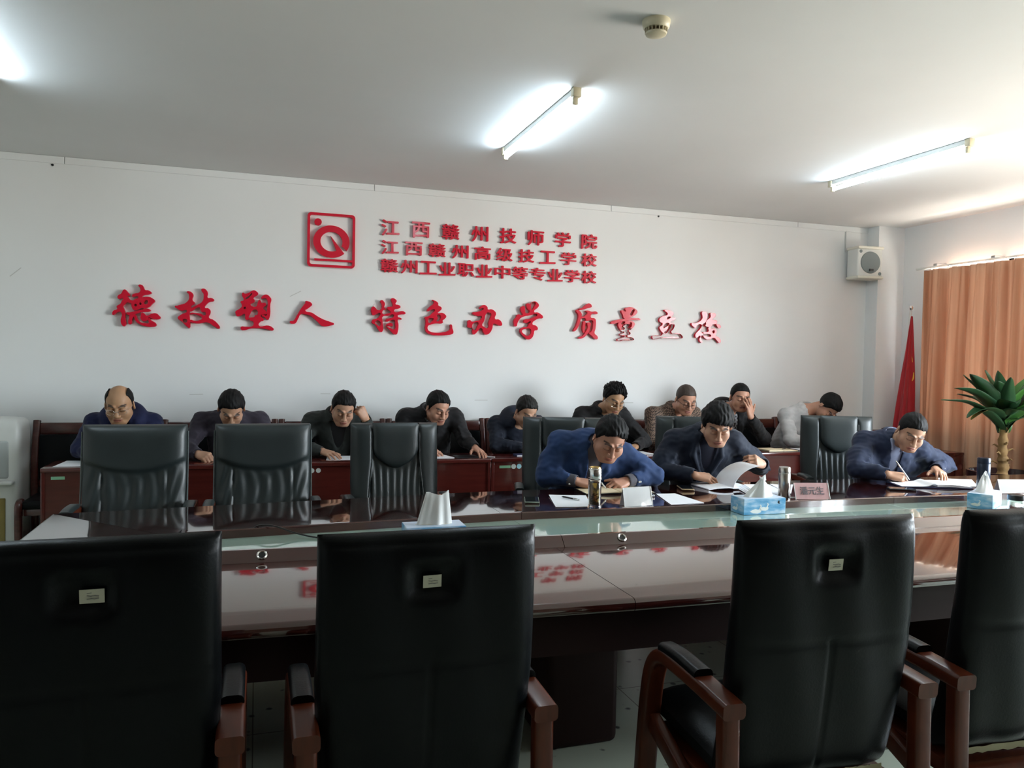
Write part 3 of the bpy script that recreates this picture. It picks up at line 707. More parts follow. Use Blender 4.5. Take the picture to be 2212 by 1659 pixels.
def add_hand(vol, Wr, d, n, side, pose, sc=1.0):
    """Wr wrist, d towards the fingers, n back of the hand; side +1 right hand, -1 left hand. Returns the pinch point"""
    d = nrm(d); n = nrm(n - d * np.dot(n, d)); t = np.cross(n, d) * side      # towards the thumb
    Wr = np.array(Wr, float); c = {'flat': (12, 14, 10), 'rest': (28, 30, 22), 'write': (52, 62, 30), 'fist': (80, 95, 55), 'cover': (8, 10, 10), 'pinch': (48, 50, 28)}[pose]
    knuckle = []; tips = []
    for i, (lat, kl, fl) in enumerate(((.030, .090, .96), (.0105, .094, 1.08), (-.0095, .090, 1.0), (-.0285, .082, .80))):
        a = Wr + t * lat * .55 * sc; kp = Wr + d * kl * sc + t * lat * sc + n * (.004 - .004 * abs(i - 1)) * sc
        vol.cap(a, kp, .0135 * sc, .0115 * sc, .012); knuckle.append(kp)
        fan = (.13, .03, -.07, -.17)[i] if pose in ('flat', 'cover', 'rest') else (.05, .01, -.03, -.06)[i]
        cc = list(c)
        if pose == 'write' and i >= 2: cc = [c[0] + 14, c[1] + 12, c[2] + 8]
        if pose == 'rest': cc = [c[0] + (4, -4, 3, 8)[i], c[1] + (0, 4, -2, 4)[i], c[2]]
        dirv = nrm(d + t * fan); p = kp; ang = 0
        for j, (L, r) in enumerate(((.042, .0095), (.026, .0085), (.021, .0075))):
            ang += math.radians(cc[j]); q = p + (dirv * math.cos(ang) - n * math.sin(ang)) * L * fl * sc
            vol.cap(p, q, r * sc, (r - .0007) * sc, .0045 if j else .006); p = q
        tips.append(p)
    vol.ell(Wr + d * .045 * sc - n * .005 * sc, np.array((.036, .048, .015)) * sc, np.stack([t, d, n], 1), .014)
    a = Wr + d * .022 * sc + t * .024 * sc - n * .008 * sc
    tw = {'write': (.60, .38, .62), 'pinch': (.70, .35, .55), 'fist': (.75, .15, .55), 'cover': (.62, .75, .05)}.get(pose, (.66, .66, .22))
    dv = nrm(d * tw[0] + t * tw[1] - n * tw[2]); p = a
    for L, r in ((.042, .0135), (.032, .0108), (.025, .0095)):
        q = p + dv * L * sc; vol.cap(p, q, r * sc, (r - .0012) * sc, .009); p = q; dv = nrm(dv + d * .12 - t * (.25 if pose in ('write', 'pinch', 'fist') else .08))
    return (tips[0] + p) / 2

def person(label, P):
    """one seated man. All positions in the room; the figure's origin is on the floor under the pelvis"""
    pel, neck, head = (np.array(P[k], float) for k in ('pelvis', 'neck', 'head')); hs = P.get('hs', 1.05)
    R = rotm(*P['hrot']); H = lambda *p: head + R @ (np.array(p, float) * hs)
    ay, ar = P.get('sh', (0, 0)); ax = np.array(Matrix.Rotation(math.radians(ay), 3, 'Z') @ Matrix.Rotation(math.radians(ar), 3, 'Y') @ Vector((1, 0, 0)))
    up = nrm(neck - pel); fw = nrm(np.cross(up, ax)) ; fw = fw if fw[1] < 0 else -fw; up2 = nrm(np.cross(ax, -fw)) ; up2 = up2 if up2[2] > 0 else -up2
    hw = P.get('hw', .185); drop = P.get('drop', .055)
    S = {+1: neck - ax * hw - up * drop, -1: neck + ax * hw - up * drop}      # +1 right (viewer's left), -1 left
    E = {+1: np.array(P['elbR'], float), -1: np.array(P['elbL'], float)}; Wr = {+1: np.array(P['wriR'], float), -1: np.array(P['wriL'], float)}
    hd = {+1: P['handR'], -1: P['handL']}; T = np.stack([ax, -fw, up2], 1); org = np.array((pel[0], pel[1], 0.0)); bulk = P.get('bulk', 1.0)
    h = P.get('res', .0042)
    pts = np.array([pel, neck, head, *S.values(), *E.values(), *Wr.values()]); lo = pts.min(0) - .20; hi = pts.max(0) + .20; lo[2] = max(lo[2], pel[2] - .16)
    v = Vol(lo, hi, h)
    # --- trunk and arms under the clothes
    mid = pel + (neck - pel) * .4; che = pel + (neck - pel) * .74
    v.ell(pel, (.150, .105, .12), T, .05); v.ell(mid, (.135, .095, .18), T, .05); v.ell(che, (.150, .10, .17), T, .05)
    for s in (1, -1):
        v.cap(neck, S[s], .045, .05, .04); v.cap(S[s], E[s], .050, .040, .03); v.cap(E[s], Wr[s], .039, .0265, .02)
    # --- neck and head
    v.cap(neck - up * .02, H(0, .028, -.055), .058, .054 * hs, .02)
    E_ = lambda c, r, k=.01, op=1, rr=None: v.ell(H(*c), np.array(r) * hs, R if rr is None else R @ rotm(*rr), k, op)
    C_ = lambda a, b, ra, rb, k=.008, op=1: v.cap(H(*a), H(*b), ra * hs, rb * hs, k, op)
    fat = P.get('fat', 1.0)
    E_((0, .014, .032), (.0765, .097, .090), .0); E_((0, -.020, -.035), (.0615 * fat, .070, .078), .025); E_((0, -.060, -.080), (.034 * fat, .030, .030), .03)
    for s in (1, -1):
        E_((s * .040, -.052, -.030), (.028 * fat, .030, .034), .022); C_((s * .056, -.01, -.050), (s * .030, -.062, -.090), .018 * fat, .016, .02)
        E_((s * .032, -.104, .008), (.019, .016, .0125), .012, -1); E_((s * .031, -.0800, .003), (.0165, .0125, .0120), .005)
        C_((s * .014, -.092, .027), (s * .046, -.080, .024), .0085, .007, .012)
        E_((s * .080, .014, -.004), (.0085, .019, .033), .006, 1, (s * 22, 0, s * -6)); E_((s * .089, .008, .0), (.006, .010, .018), .004, -1, (s * 22, 0, 0))
        E_((s * .0135, -.1010, -.0345), (.0088, .0115, .0085), .006)
    C_((0, -.0915, .020), (0, -.1100, -.028), .0085, .0118, .010); E_((0, -.109, -.031), (.0115, .0105, .0095), .006)
    for s in (1, -1): E_((s * .0075, -.107, -.0425), (.0042, .006, .003), .003, -1)
    E_((0, -.088, -.0575), (.026, .012, .0075), .006); E_((0, -.0865, -.0695), (.021, .0125, .0075), .006)
    mo = P.get('mouth', 0)
    E_((0, -.104, -.0632), (.023, .012, .0016 + mo), .002, -1)
    # --- hands
    pin = {s: add_hand(v, Wr[s], *hd[s], s if False else s, P['poseR' if s > 0 else 'poseL'], P.get('hsc', 1.0)) for s in (1, -1)}
    def marks(Q):
        l = ((Q - head) @ R) / hs; x, y, z = l.T; g = lambda a, w: np.exp(-(a / w) ** 2); fr = (y < -.055)
        lips = fr * np.clip(1.6 * np.exp(-((x / .024) ** 4)) * np.exp(-(((z + .0632) / .0095) ** 4)) * (y < -.085), 0, 1) * .75
        br = np.zeros(len(Q)); ax_ = np.abs(x); bz = .0275 + .004 * np.sin((ax_ - .012) / .045 * np.pi) - .05 * np.maximum(ax_ - .045, 0)
        br = fr * np.exp(-((z - bz) / .0048) ** 4) * ((ax_ > .013) & (ax_ < .053)) * .92
        ez = -.0035 - .0045 * (1 - ((ax_ - .031) / .017) ** 2); br = np.maximum(br, fr * np.exp(-((z - ez) / .0026) ** 2) * (np.abs(ax_ - .031) < .0165) * .85)
        br = np.maximum(br, (np.abs(z + .0632) < .0016 + mo) * (ax_ < .021) * (y < -.078) * fr * .7)
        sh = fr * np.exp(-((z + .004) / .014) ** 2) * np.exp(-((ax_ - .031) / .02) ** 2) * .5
        return np.stack([lips, br, sh, np.ones(len(Q))], 1)
    body = sdf_obj('person', v, M[P['skin']], None, org, marks); tag(body, label, 'person'); 
    # --- clothes
    b_ = bulk; col = P['jacket']; vj = Vol(lo - .03, hi + .03, .0068); w0 = P.get('sleeve', .94)
    vj.ell(pel, np.array((.178, .140, .14)) * b_, T, .05); vj.ell(mid, np.array((.168, .130, .20)) * b_, T, .06); vj.ell(che, np.array((.176, .130, .185)) * b_, T, .06)
    for s in (1, -1):
        w1 = E[s] + (Wr[s] - E[s]) * w0
        vj.cap(neck - up * .03, S[s], .060 * b_, .066 * b_, .05); vj.cap(S[s], E[s], .070 * b_, .056 * b_, .035); vj.cap(E[s], w1, .055 * b_, .043, .025)
        for i in range(5):                          # folds at the elbow and shoulder
            f = (.55 + .11 * i); c = S[s] + (E[s] - S[s]) * f; vj.cap(c + ax * .03 * s + np.array((0, -.055, .02)), c - ax * .04 * s + np.array((0, -.05, -.02)), .010, .006, .018)
            f = (.12 + .13 * i); c = E[s] + (w1 - E[s]) * f; vj.cap(c + np.array((.012, -.02, .047)), c + np.array((-.012, -.05, .0)), .008, .005, .016)
    if P.get('drape'):
        for s in (1, -1): vj.cap(pel + (neck - pel) * .45 + fw * .02 + ax * s * -.06, S[s] + (E[s] - S[s]) * .72 + np.array((0, .03, .02)), .105 * b_, .055, .06)
    vj.noise(.0032, 34, P.get('seed', 1)); vj.noise(.0016, 83, P.get('seed', 1) + 9)
    nb = neck + fw * .012
    if P.get('vlen', .26): vj.cap(nb + fw * .07 + up * .05, nb + fw * .155 - up * P.get('vlen', .26), P.get('vw', .062), .012, .006, -1)
    vj.cap(neck - up * .05 + fw * .02, H(0, .02, -.06), .066, .072, .004, -1)
    for s in (1, -1):
        w1 = E[s] + (Wr[s] - E[s]) * w0; dd = nrm(Wr[s] - E[s]); vj.cap(w1 + dd * .022, w1 + dd * .10, .036, .05, .002, -1)
    # collar and lapels
    def ring(vol, rad, hgt, th, tilt, a0=38, n=22, k=.008):
        prev = None; ax2 = ax; bk = -fw
        for i in range(n + 1):
            a = math.radians(-90 + a0 + (360 - 2 * a0) * i / n); p = neck + fw * .012 + ax2 * math.cos(a) * rad + bk * math.sin(a) * rad * .95 + up * (hgt + tilt * math.sin(a))
            if prev is not None: vol.cap(prev, p, th, th, k)
            prev = p
    if P.get('collar', True): ring(vj, .078, .030, .013, .012); ring(vj, .086, .010, .015, .010)
    if P.get('hood'): ring(vj, .112, .000, .040, .030, 60, 16, .02)
    if P.get('lapel'):
        for s in (1, -1):
            a = nb + ax * s * -.075 + fw * .055 + up * .02; c = nb + ax * s * -.035 + fw * .135 - up * P['vlen'] * .9
            m_ = (a + c) / 2 + ax * s * -.035 + fw * .012; vj.cap(a, m_, .014, .020, .008); vj.cap(m_, c, .020, .008, .008)
    jk = sdf_obj(P.get('jname', 'jacket'), vj, M[col], body, org)
    if P.get('jlabel'): jk['label'] = P['jlabel']
    if P.get('shirt'):
        vsn = Vol(lo - .01, hi + .01, .006); bb = b_ * .955
        vsn.ell(pel, np.array((.176, .137, .13)) * bb, T, .05); vsn.ell(mid, np.array((.165, .128, .20)) * bb, T, .06); vsn.ell(che, np.array((.170, .127, .18)) * bb, T, .06)
        for s in (1, -1): vsn.cap(neck - up * .03, S[s], .055, .055, .04)
        ring(vsn, .064, .034, .010, .014, P.get('shirt_open', 18)); ring(vsn, .068, .018, .011, .012, P.get('shirt_open', 18))
        vsn.cap(neck - up * .03 + fw * .01, H(0, .02, -.06), .0575, .058, .002, -1)
        if P.get('shirt_collar'):
            for s in (1, -1):
                a = nb + ax * s * -.045 + fw * .060 + up * .030; c = nb + ax * s * -.038 + fw * .100 - up * .030; vsn.cap(a, c, .012, .006, .006)
        sh = sdf_obj('shirt', vsn, M[P['shirt']], body, org)
        if P.get('slabel'): sh['label'] = P['slabel']
    if P.get('cuff'):
        for s in (1, -1):
            dd = nrm(Wr[s] - E[s]); a = E[s] + (Wr[s] - E[s]) * (w0 - .08); vc = Vol(np.minimum(a, Wr[s]) - .08, np.maximum(a, Wr[s]) + .08, .0036)
            vc.cap(a, Wr[s] - dd * .006, .040, .038, 0); vc.cap(Wr[s] - dd * .012, Wr[s] + dd * .06, .030, .036, .002, -1); vc.cap(a - dd * .05, Wr[s] - dd * .02, .030, .030, .002, -1)
            sdf_obj('shirt_cuff', vc, M[P['cuff']], body, org)
    # legs
    fy = -1; hipx = .085
    kn = {s: pel + np.array((-s * (hipx + .05), -.40, -.03)) for s in (1, -1)}; an = {s: np.array((kn[s][0], kn[s][1] + .06, .10)) for s in (1, -1)}
    vt = Vol(np.array((pel[0] - .30, pel[1] - .56, .03)), np.array((pel[0] + .30, pel[1] + .24, pel[2] + .22)), .013)
    vt.ell(pel, (.180, .138, .125), T, .04)
    for s in (1, -1): vt.cap(pel + np.array((-s * hipx, -.02, -.02)), kn[s], .086, .068, .04); vt.cap(kn[s], an[s], .066, .050, .03)
    sdf_obj('trousers', vt, M['trousers'], body, org)
    for s in (1, -1):
        b = NB(); bmesh.ops.create_uvsphere(b, u_segments=20, v_segments=12, radius=1, matrix=Matrix.Translation((an[s][0] - org[0], an[s][1] - org[1] - .07, .052)) @ Matrix.Diagonal((.046, .135, .052, 1)))
        for vv in b.verts: vv.co.z = max(vv.co.z, .004)
        obj('shoe', b, M['shoe'], body)
    # --- hair
    hk = P.get('hair', 'short'); hv = Vol(head - .16 * hs, head + .16 * hs, .0036)
    yy = [-.14, -.095, -.075, -.05, -.03, .0, .03, .075, .12]
    zf = {'short': [.13, .088, .081, .068, .034, -.012, -.022, -.062, -.066], 'fringe': [.06, .050, .052, .044, .018, -.026, -.026, -.066, -.07], 'crop': [.13, .085, .076, .066, .034, -.006, -.02, -.055, -.06],
          'bowed': [.13, .080, .075, .064, .030, -.012, -.022, -.062, -.066], 'bald': [.3, .3, .3, .10, .075, .0, -.02, -.06, -.065]}[hk if hk in ('short', 'fringe', 'crop', 'bowed', 'bald') else 'short']
    th = P.get('hth', .009) ; wild = P.get('wild', .003)
    def cut(d, x, y, z):
        x, y, z = x / hs, y / hs, z / hs; z = z + .034; y2 = y + .014
        hl = (wild > .0015) * (.0018 * np.sin(173 * x + 5 * np.sin(61 * x) + 1) + .0016 * np.sin(391 * x + 3 * np.sin(120 * x)) + .0012 * np.sin(760 * x + 2)); ns = wild * (.55 * np.sin(60 * x + 30 * z + 2 * np.sin(40 * y) + wild * 300) * np.sin(50 * y + 1.3 * np.sin(60 * x)) + .45 * np.sin(190 * x + 45 * y + 2.5 * np.sin(35 * y + 20 * z)) + .35 * np.sin(330 * x - 60 * y + 3 * np.sin(50 * z)))
        lim = np.interp(y2, yy, zf) + P.get('fr', 0) * np.sin(60 * x + 1) * (y2 < -.04) + P.get('wid', .3) * np.maximum(np.abs(x) - .058, 0) * (y2 < -.02) * -1 + P.get('peak', 0) * np.abs(x) * (y2 < -.05)
        lim = lim - P.get('part', 0) * x * (y2 < -.03)
        lim = lim + hl * (y2 < .0); q = (lim - z) * .8; d = d + (th * .75 + .0005) * hs * np.exp(-np.maximum(z - lim, 0) / .016)
        if hk == 'bald':
            q = np.maximum(q, (.052 - np.abs(x)) * (y2 < .05) * 1.0 - .0 * y2); q = np.where(y2 < .05, q, np.maximum((lim - z) * .8, z - .085))
        m = np.maximum(d + ns * np.clip((z - .0) / .06, .25, 1.0), q * hs); return m
    top = P.get('htop', 0.0)
    hv.ell(H(0, .014, .034 + top * .5), (np.array((.0775, .0985, .0915 + top * .5)) + th) * hs, R, 0, 1, cut)
    if hk != 'none': sdf_obj('hair', hv, M[P.get('hairm', 'hair')], body, org)
    # --- glasses
    if P.get('glasses'):
        b = NB(); gl = [H(s_ * .034 + .022 * math.cos(a), -.1065 + .006 * abs(math.cos(a)), -.002 + .016 * math.sin(a)) - org for s_ in (1,) for a in np.linspace(0, 2 * math.pi, 25)]
        rr = P.get('gr', .0016)
        for s in (1, -1):
            tube(b, [H(s * .034 + .0225 * math.copysign(abs(math.cos(a)) ** .7, math.cos(a)), -.1085 + .007 * (1 - s * math.cos(a)) * 0 + .008 * max(0, s * math.cos(a)), -.004 + .0155 * math.copysign(abs(math.sin(a)) ** .7, math.sin(a))) - org for a in np.linspace(0, 2 * math.pi, 29)], rr, 6)
            tube(b, [H(s * .057, -.100, .003) - org, H(s * .076, -.045, .004) - org, H(s * .083, .012, .010) - org, H(s * .083, .024, .0) - org], rr, 6)
        tube(b, smoothpts([H(.012, -.1105, .0) - org, H(0, -.1135, .003) - org, H(-.012, -.1105, .0) - org], 4), rr, 6)
        g = obj('glasses', b, M[P['glasses']], body)
    if P.get('watch'):
        s = P['watch']; dd = nrm(Wr[s] - E[s]); b = NB(); tt = [Vector(Wr[s] - dd * .016 - org), Vector(Wr[s] - dd * .002 - org)]; tube(b, tt, .0315, 24); obj('watch', b, M[P.get('watchm', 'chrome')], body)
    for q in P.get('buttons', ()):
        s, f, du = q; dd = nrm(Wr[s] - E[s]); c = Vector(E[s] + (Wr[s] - E[s]) * f - org) + Vector(du); b = NB(); bmesh.ops.create_uvsphere(b, u_segments=12, v_segments=8, radius=.006, matrix=Matrix.Translation(c)); obj('cuff_button', b, M['white'], body)
    return body, pin
M['navyblazer'] = cloth('blue_wool_blazer', (.016, .042, .125)); M['navycoat'] = cloth('dark_navy_coat', (.008, .013, .028)); M['navyjacket'] = cloth('navy_jacket', (.013, .022, .055))
M['greyshirt'] = cloth('dark_grey_shirt', (.085, .082, .098)); M['sweater'] = cloth('dark_navy_sweater', (.009, .011, .026)); M['blueshirt'] = cloth('light_blue_shirt', (.30, .34, .48))
M['royal'] = cloth('dark_blue_hooded_jacket', (.008, .012, .055)); M['purple'] = cloth('purple_grey_jacket', (.034, .028, .042)); M['greengrey'] = cloth('dark_green_grey_coat', (.026, .031, .029)); M['blackcoat'] = cloth('black_coat', (.011, .0105, .012)); M['blackknit'] = cloth('black_turtleneck', (.006, .006, .007))
M['navytop'] = cloth('navy_hooded_top', (.009, .013, .026)); M['palegrey'] = cloth('pale_grey_shirt', (.50, .50, .50)); M['brownchk'] = check_material('brown_checked_cloth', (.20, .135, .10), (.025, .018, .016), 95); M['plaid'] = check_material('black_white_plaid', (.014, .014, .016), (.30, .30, .32), 42, True); M['finechk'] = check_material('fine_grey_check', (.03, .03, .032), (.22, .22, .23), 110)
UPN = (0, -.3, 1)
base = dict(sleeve=.94, vlen=.26, shirt='greyshirt')
def P_(**k): d = dict(base); d.update(k); return d
PEN = {}
# --- the three at the big table
_, PEN['F1'] = person('stocky man in a blue blazer bent low writing in a cream notebook', P_(pelvis=(1.93, 4.56, .585), neck=(1.955, 4.325, 1.02), head=(1.985, 4.17, 1.048), hrot=(-13, 34, 11), sh=(-8, 10), hw=.195, bulk=1.12, fat=1.17, hs=1.09,
    elbR=(1.66, 4.36, .812), elbL=(2.32, 4.25, .812), wriR=(1.80, 4.235, .797), wriL=(2.115, 4.185, .797), handR=((.85, -.45, -.12), (-.15, -.35, .95)), handL=((-.92, -.30, -.16), (.1, -.45, .9)), poseR='write', poseL='rest',
    skin='skin_c', jacket='navyblazer', jname='blazer', shirt='greyshirt', cuff='greyshirt', sleeve=.74, lapel=True, vlen=.26, hair='short', hth=.011, wild=.004, fr=.004, peak=-.14, drape=True, seed=3, res=.0038, buttons=((-1, .68, (.0, -.046, -.01)), (-1, .63, (0, -.047, -.01)), (1, .70, (0, -.046, -.02)))))
person('man in a dark navy coat turning a page of his booklet', P_(pelvis=(2.80, 4.58, .585), neck=(2.765, 4.385, 1.055), head=(2.762, 4.245, 1.118), hrot=(-24, 28, 2), sh=(-16, 0), hw=.19, bulk=1.04, hs=1.07,
    elbR=(2.46, 4.42, .815), elbL=(3.20, 4.40, .83), wriR=(2.59, 4.215, .812), wriL=(3.10, 4.24, .868), handR=((.92, -.32, -.12), (-.05, -.45, .9)), handL=((-.80, -.40, .30), (.30, -.85, .42)), poseR='rest', poseL='pinch',
    skin='skin_a', jacket='navycoat', jname='coat', shirt='sweater', lapel=True, vlen=.24, vw=.07, hair='fringe', hth=.017, htop=.004, wild=.004, fr=.004, part=.16, drape=True, seed=5, res=.0038))
_, PEN['F3'] = person('man in a navy jacket and pale blue shirt writing at the right', P_(pelvis=(4.29, 4.55, .585), neck=(4.235, 4.325, 1.01), head=(4.238, 4.17, 1.066), hrot=(-30, 30, 13), sh=(-18, 7), hw=.19, bulk=1.03, hs=1.06,
    elbR=(3.88, 4.27, .812), elbL=(4.70, 4.31, .815), wriR=(3.955, 4.075, .80), wriL=(4.44, 4.15, .812), handR=((.78, -.58, -.12), (-.2, -.55, .85)), handL=((-.42, -.88, -.12), (0, -.35, .95)), poseR='write', poseL='rest',
    skin='skin_b', jacket='navyjacket', shirt='blueshirt', shirt_collar=True, shirt_open=24, vlen=.30, vw=.045, hair='crop', hth=.005, wild=.002, peak=-.1, drape=True, seed=8, res=.0038, buttons=((1, .80, (.0, -.050, -.006)), (-1, .80, (.012, -.044, .005)))))
# --- the nine along the back wall
person('balding man in a dark blue hooded jacket at the far left of the back row', P_(pelvis=(-.90, 6.36, .57), neck=(-.90, 6.15, 1.055), head=(-.908, 6.03, 1.138), hrot=(-2, 20, -2), elbR=(-1.16, 6.07, .83), elbL=(-.62, 6.02, .82), wriR=(-1.00, 5.87, .797), wriL=(-.80, 5.86, .797), handR=((.75, -.6, -.1), UPN), handL=((-.75, -.6, -.1), UPN), poseR='rest', poseL='rest',
    skin='skin_d', jacket='royal', shirt='blackknit', hood=True, vlen=.12, vw=.05, hair='bald', hth=.006, wild=.002, fat=1.1, hs=1.10, glasses='chrome', gr=.0011, seed=11))
person('man in a purple grey jacket with his head bowed showing black hair', P_(pelvis=(-.17, 6.36, .57), neck=(-.175, 6.13, 1.06), head=(-.168, 5.98, 1.115), hrot=(3, 42, 0), hw=.20, elbR=(-.47, 6.03, .82), elbL=(.12, 6.02, .82), wriR=(-.385, 5.90, .80), wriL=(.02, 5.87, .80), handR=((.65, -.7, -.1), (-.3, -.5, .8)), handL=((-.75, -.6, -.1), UPN), poseR='fist', poseL='rest',
    skin='skin_b', jacket='purple', shirt='blackknit', vlen=.2, hair='bowed', hth=.010, wild=.003, hs=1.07, seed=12))
person('man in a dark green grey coat leaning his head on his fist', P_(pelvis=(.62, 6.36, .57), neck=(.60, 6.14, 1.06), head=(.628, 5.98, 1.115), hrot=(1, 28, 5), elbR=(.30, 6.08, .82), elbL=(.90, 6.03, .825), wriR=(.475, 5.955, .80), wriL=(.795, 5.955, 1.035), handR=((.55, -.8, -.10), UPN), handL=((-.45, -.12, .88), (.45, -.88, .15)), poseR='flat', poseL='fist',
    skin='skin_a', jacket='greengrey', jname='coat', shirt='blackknit', slabel='black turtleneck', vlen=.30, vw=.075, hair='bowed', hth=.008, hs=1.05, watch=-1, watchm='gold', seed=13))
person('man in a black coat reaching his hand across his desk', P_(pelvis=(1.37, 6.36, .57), neck=(1.335, 6.15, 1.085), head=(1.362, 6.0, 1.118), hrot=(16, 24, 3), hw=.20, elbR=(1.08, 6.07, .83), elbL=(1.60, 6.04, .86), wriR=(1.24, 5.90, .80), wriL=(1.645, 5.905, .812), handR=((.8, -.5, -.1), UPN), handL=((.22, -.92, -.20), (.25, -.35, .9)), poseR='rest', poseL='flat',
    skin='skin_c', jacket='blackcoat', jname='coat', shirt='finechk', slabel='fine grey checked shirt', vlen=.30, vw=.055, hair='short', hth=.010, hs=1.05, seed=14, bulk=1.04))
person('man in a navy hooded top half hidden behind a black armchair', P_(pelvis=(2.10, 6.36, .57), neck=(2.08, 6.15, 1.02), head=(2.095, 5.98, 1.088), hrot=(5, 30, 2), elbR=(1.87, 6.05, .815), elbL=(2.42, 6.02, .815), wriR=(2.06, 5.93, .80), wriL=(2.24, 5.89, .80), handR=((.9, -.3, -.1), UPN), handL=((-.8, -.5, -.1), UPN), poseR='rest', poseL='rest',
    skin='skin_b', jacket='navytop', jname='hooded_top', shirt=None, hood=True, vlen=0, hair='short', hairm='hairgrey', hth=.008, hs=1.03, seed=15))
person('man with untidy black hair and glasses in a dark coat', P_(pelvis=(2.90, 6.36, .57), neck=(2.86, 6.17, 1.10), head=(2.895, 6.02, 1.188), hrot=(-2, 24, 9), elbR=(2.56, 6.10, .85), elbL=(3.22, 6.06, .83), wriR=(2.75, 5.92, .80), wriL=(3.05, 5.90, .80), handR=((.8, -.5, -.1), UPN), handL=((-.85, -.4, -.1), UPN), poseR='rest', poseL='rest',
    skin='skin_d', jacket='blackcoat', jname='coat', shirt='blackknit', vlen=.2, hair='short', hth=.017, htop=.010, wild=.010, fr=.006, hs=1.04, glasses='chrome', gr=.0012, seed=16))
person('man with cropped hair and glasses in a brown checked shirt', P_(pelvis=(3.58, 6.36, .57), neck=(3.56, 6.16, 1.10), head=(3.592, 6.02, 1.188), hrot=(-9, 24, 3), hw=.20, bulk=1.06, elbR=(3.29, 6.06, .84), elbL=(3.88, 6.05, .82), wriR=(3.42, 5.90, .80), wriL=(3.74, 5.89, .80), handR=((.7, -.6, -.1), UPN), handL=((-.8, -.5, -.1), UPN), poseR='rest', poseL='rest',
    skin='skin_c', jacket='brownchk', jname='checked_shirt', shirt=None, vlen=.1, vw=.04, hair='crop', hairm='buzz', hth=.003, wild=.0008, fat=1.12, hs=1.06, glasses='black', gr=.0017, seed=17))
person('man in a black jacket covering one eye with his hand', P_(pelvis=(4.20, 6.36, .57), neck=(4.12, 6.17, 1.105), head=(4.155, 6.03, 1.208), hrot=(-16, 10, 3), elbR=(3.90, 6.07, .82), elbL=(4.44, 6.05, .835), wriR=(4.0, 5.90, .80), wriL=(4.188, 5.905, 1.045), handR=((.6, -.7, -.1), UPN), handL=((-.20, -.02, .95), (.30, -.94, .05)), poseR='rest', poseL='cover',
    skin='skin_c', jacket='blackcoat', shirt='plaid', slabel='black shirt with white plaid lines', hood=True, vlen=.32, vw=.075, hair='crop', hth=.004, wild=.001, mouth=.0035, hs=1.05, watch=-1, watchm='black', seed=18, buttons=((-1, .83, (.035, -.02, .0)),)))
person('man in a pale grey shirt bowed far down over his desk', P_(pelvis=(4.82, 6.36, .57), neck=(4.95, 6.14, 1.10), head=(5.09, 5.99, 1.128), hrot=(-6, 62, 24), sh=(0, -4), elbR=(4.70, 6.02, .82), elbL=(5.26, 6.02, .82), wriR=(4.90, 5.88, .80), wriL=(5.08, 5.87, .80), handR=((.8, -.5, -.1), UPN), handL=((-.8, -.5, -.1), UPN), poseR='rest', poseL='rest',
    skin='skin_c', jacket='palegrey', jname='shirt', shirt=None, vlen=.06, vw=.04, hair='bowed', hth=.011, wild=.003, hs=1.05, seed=19))
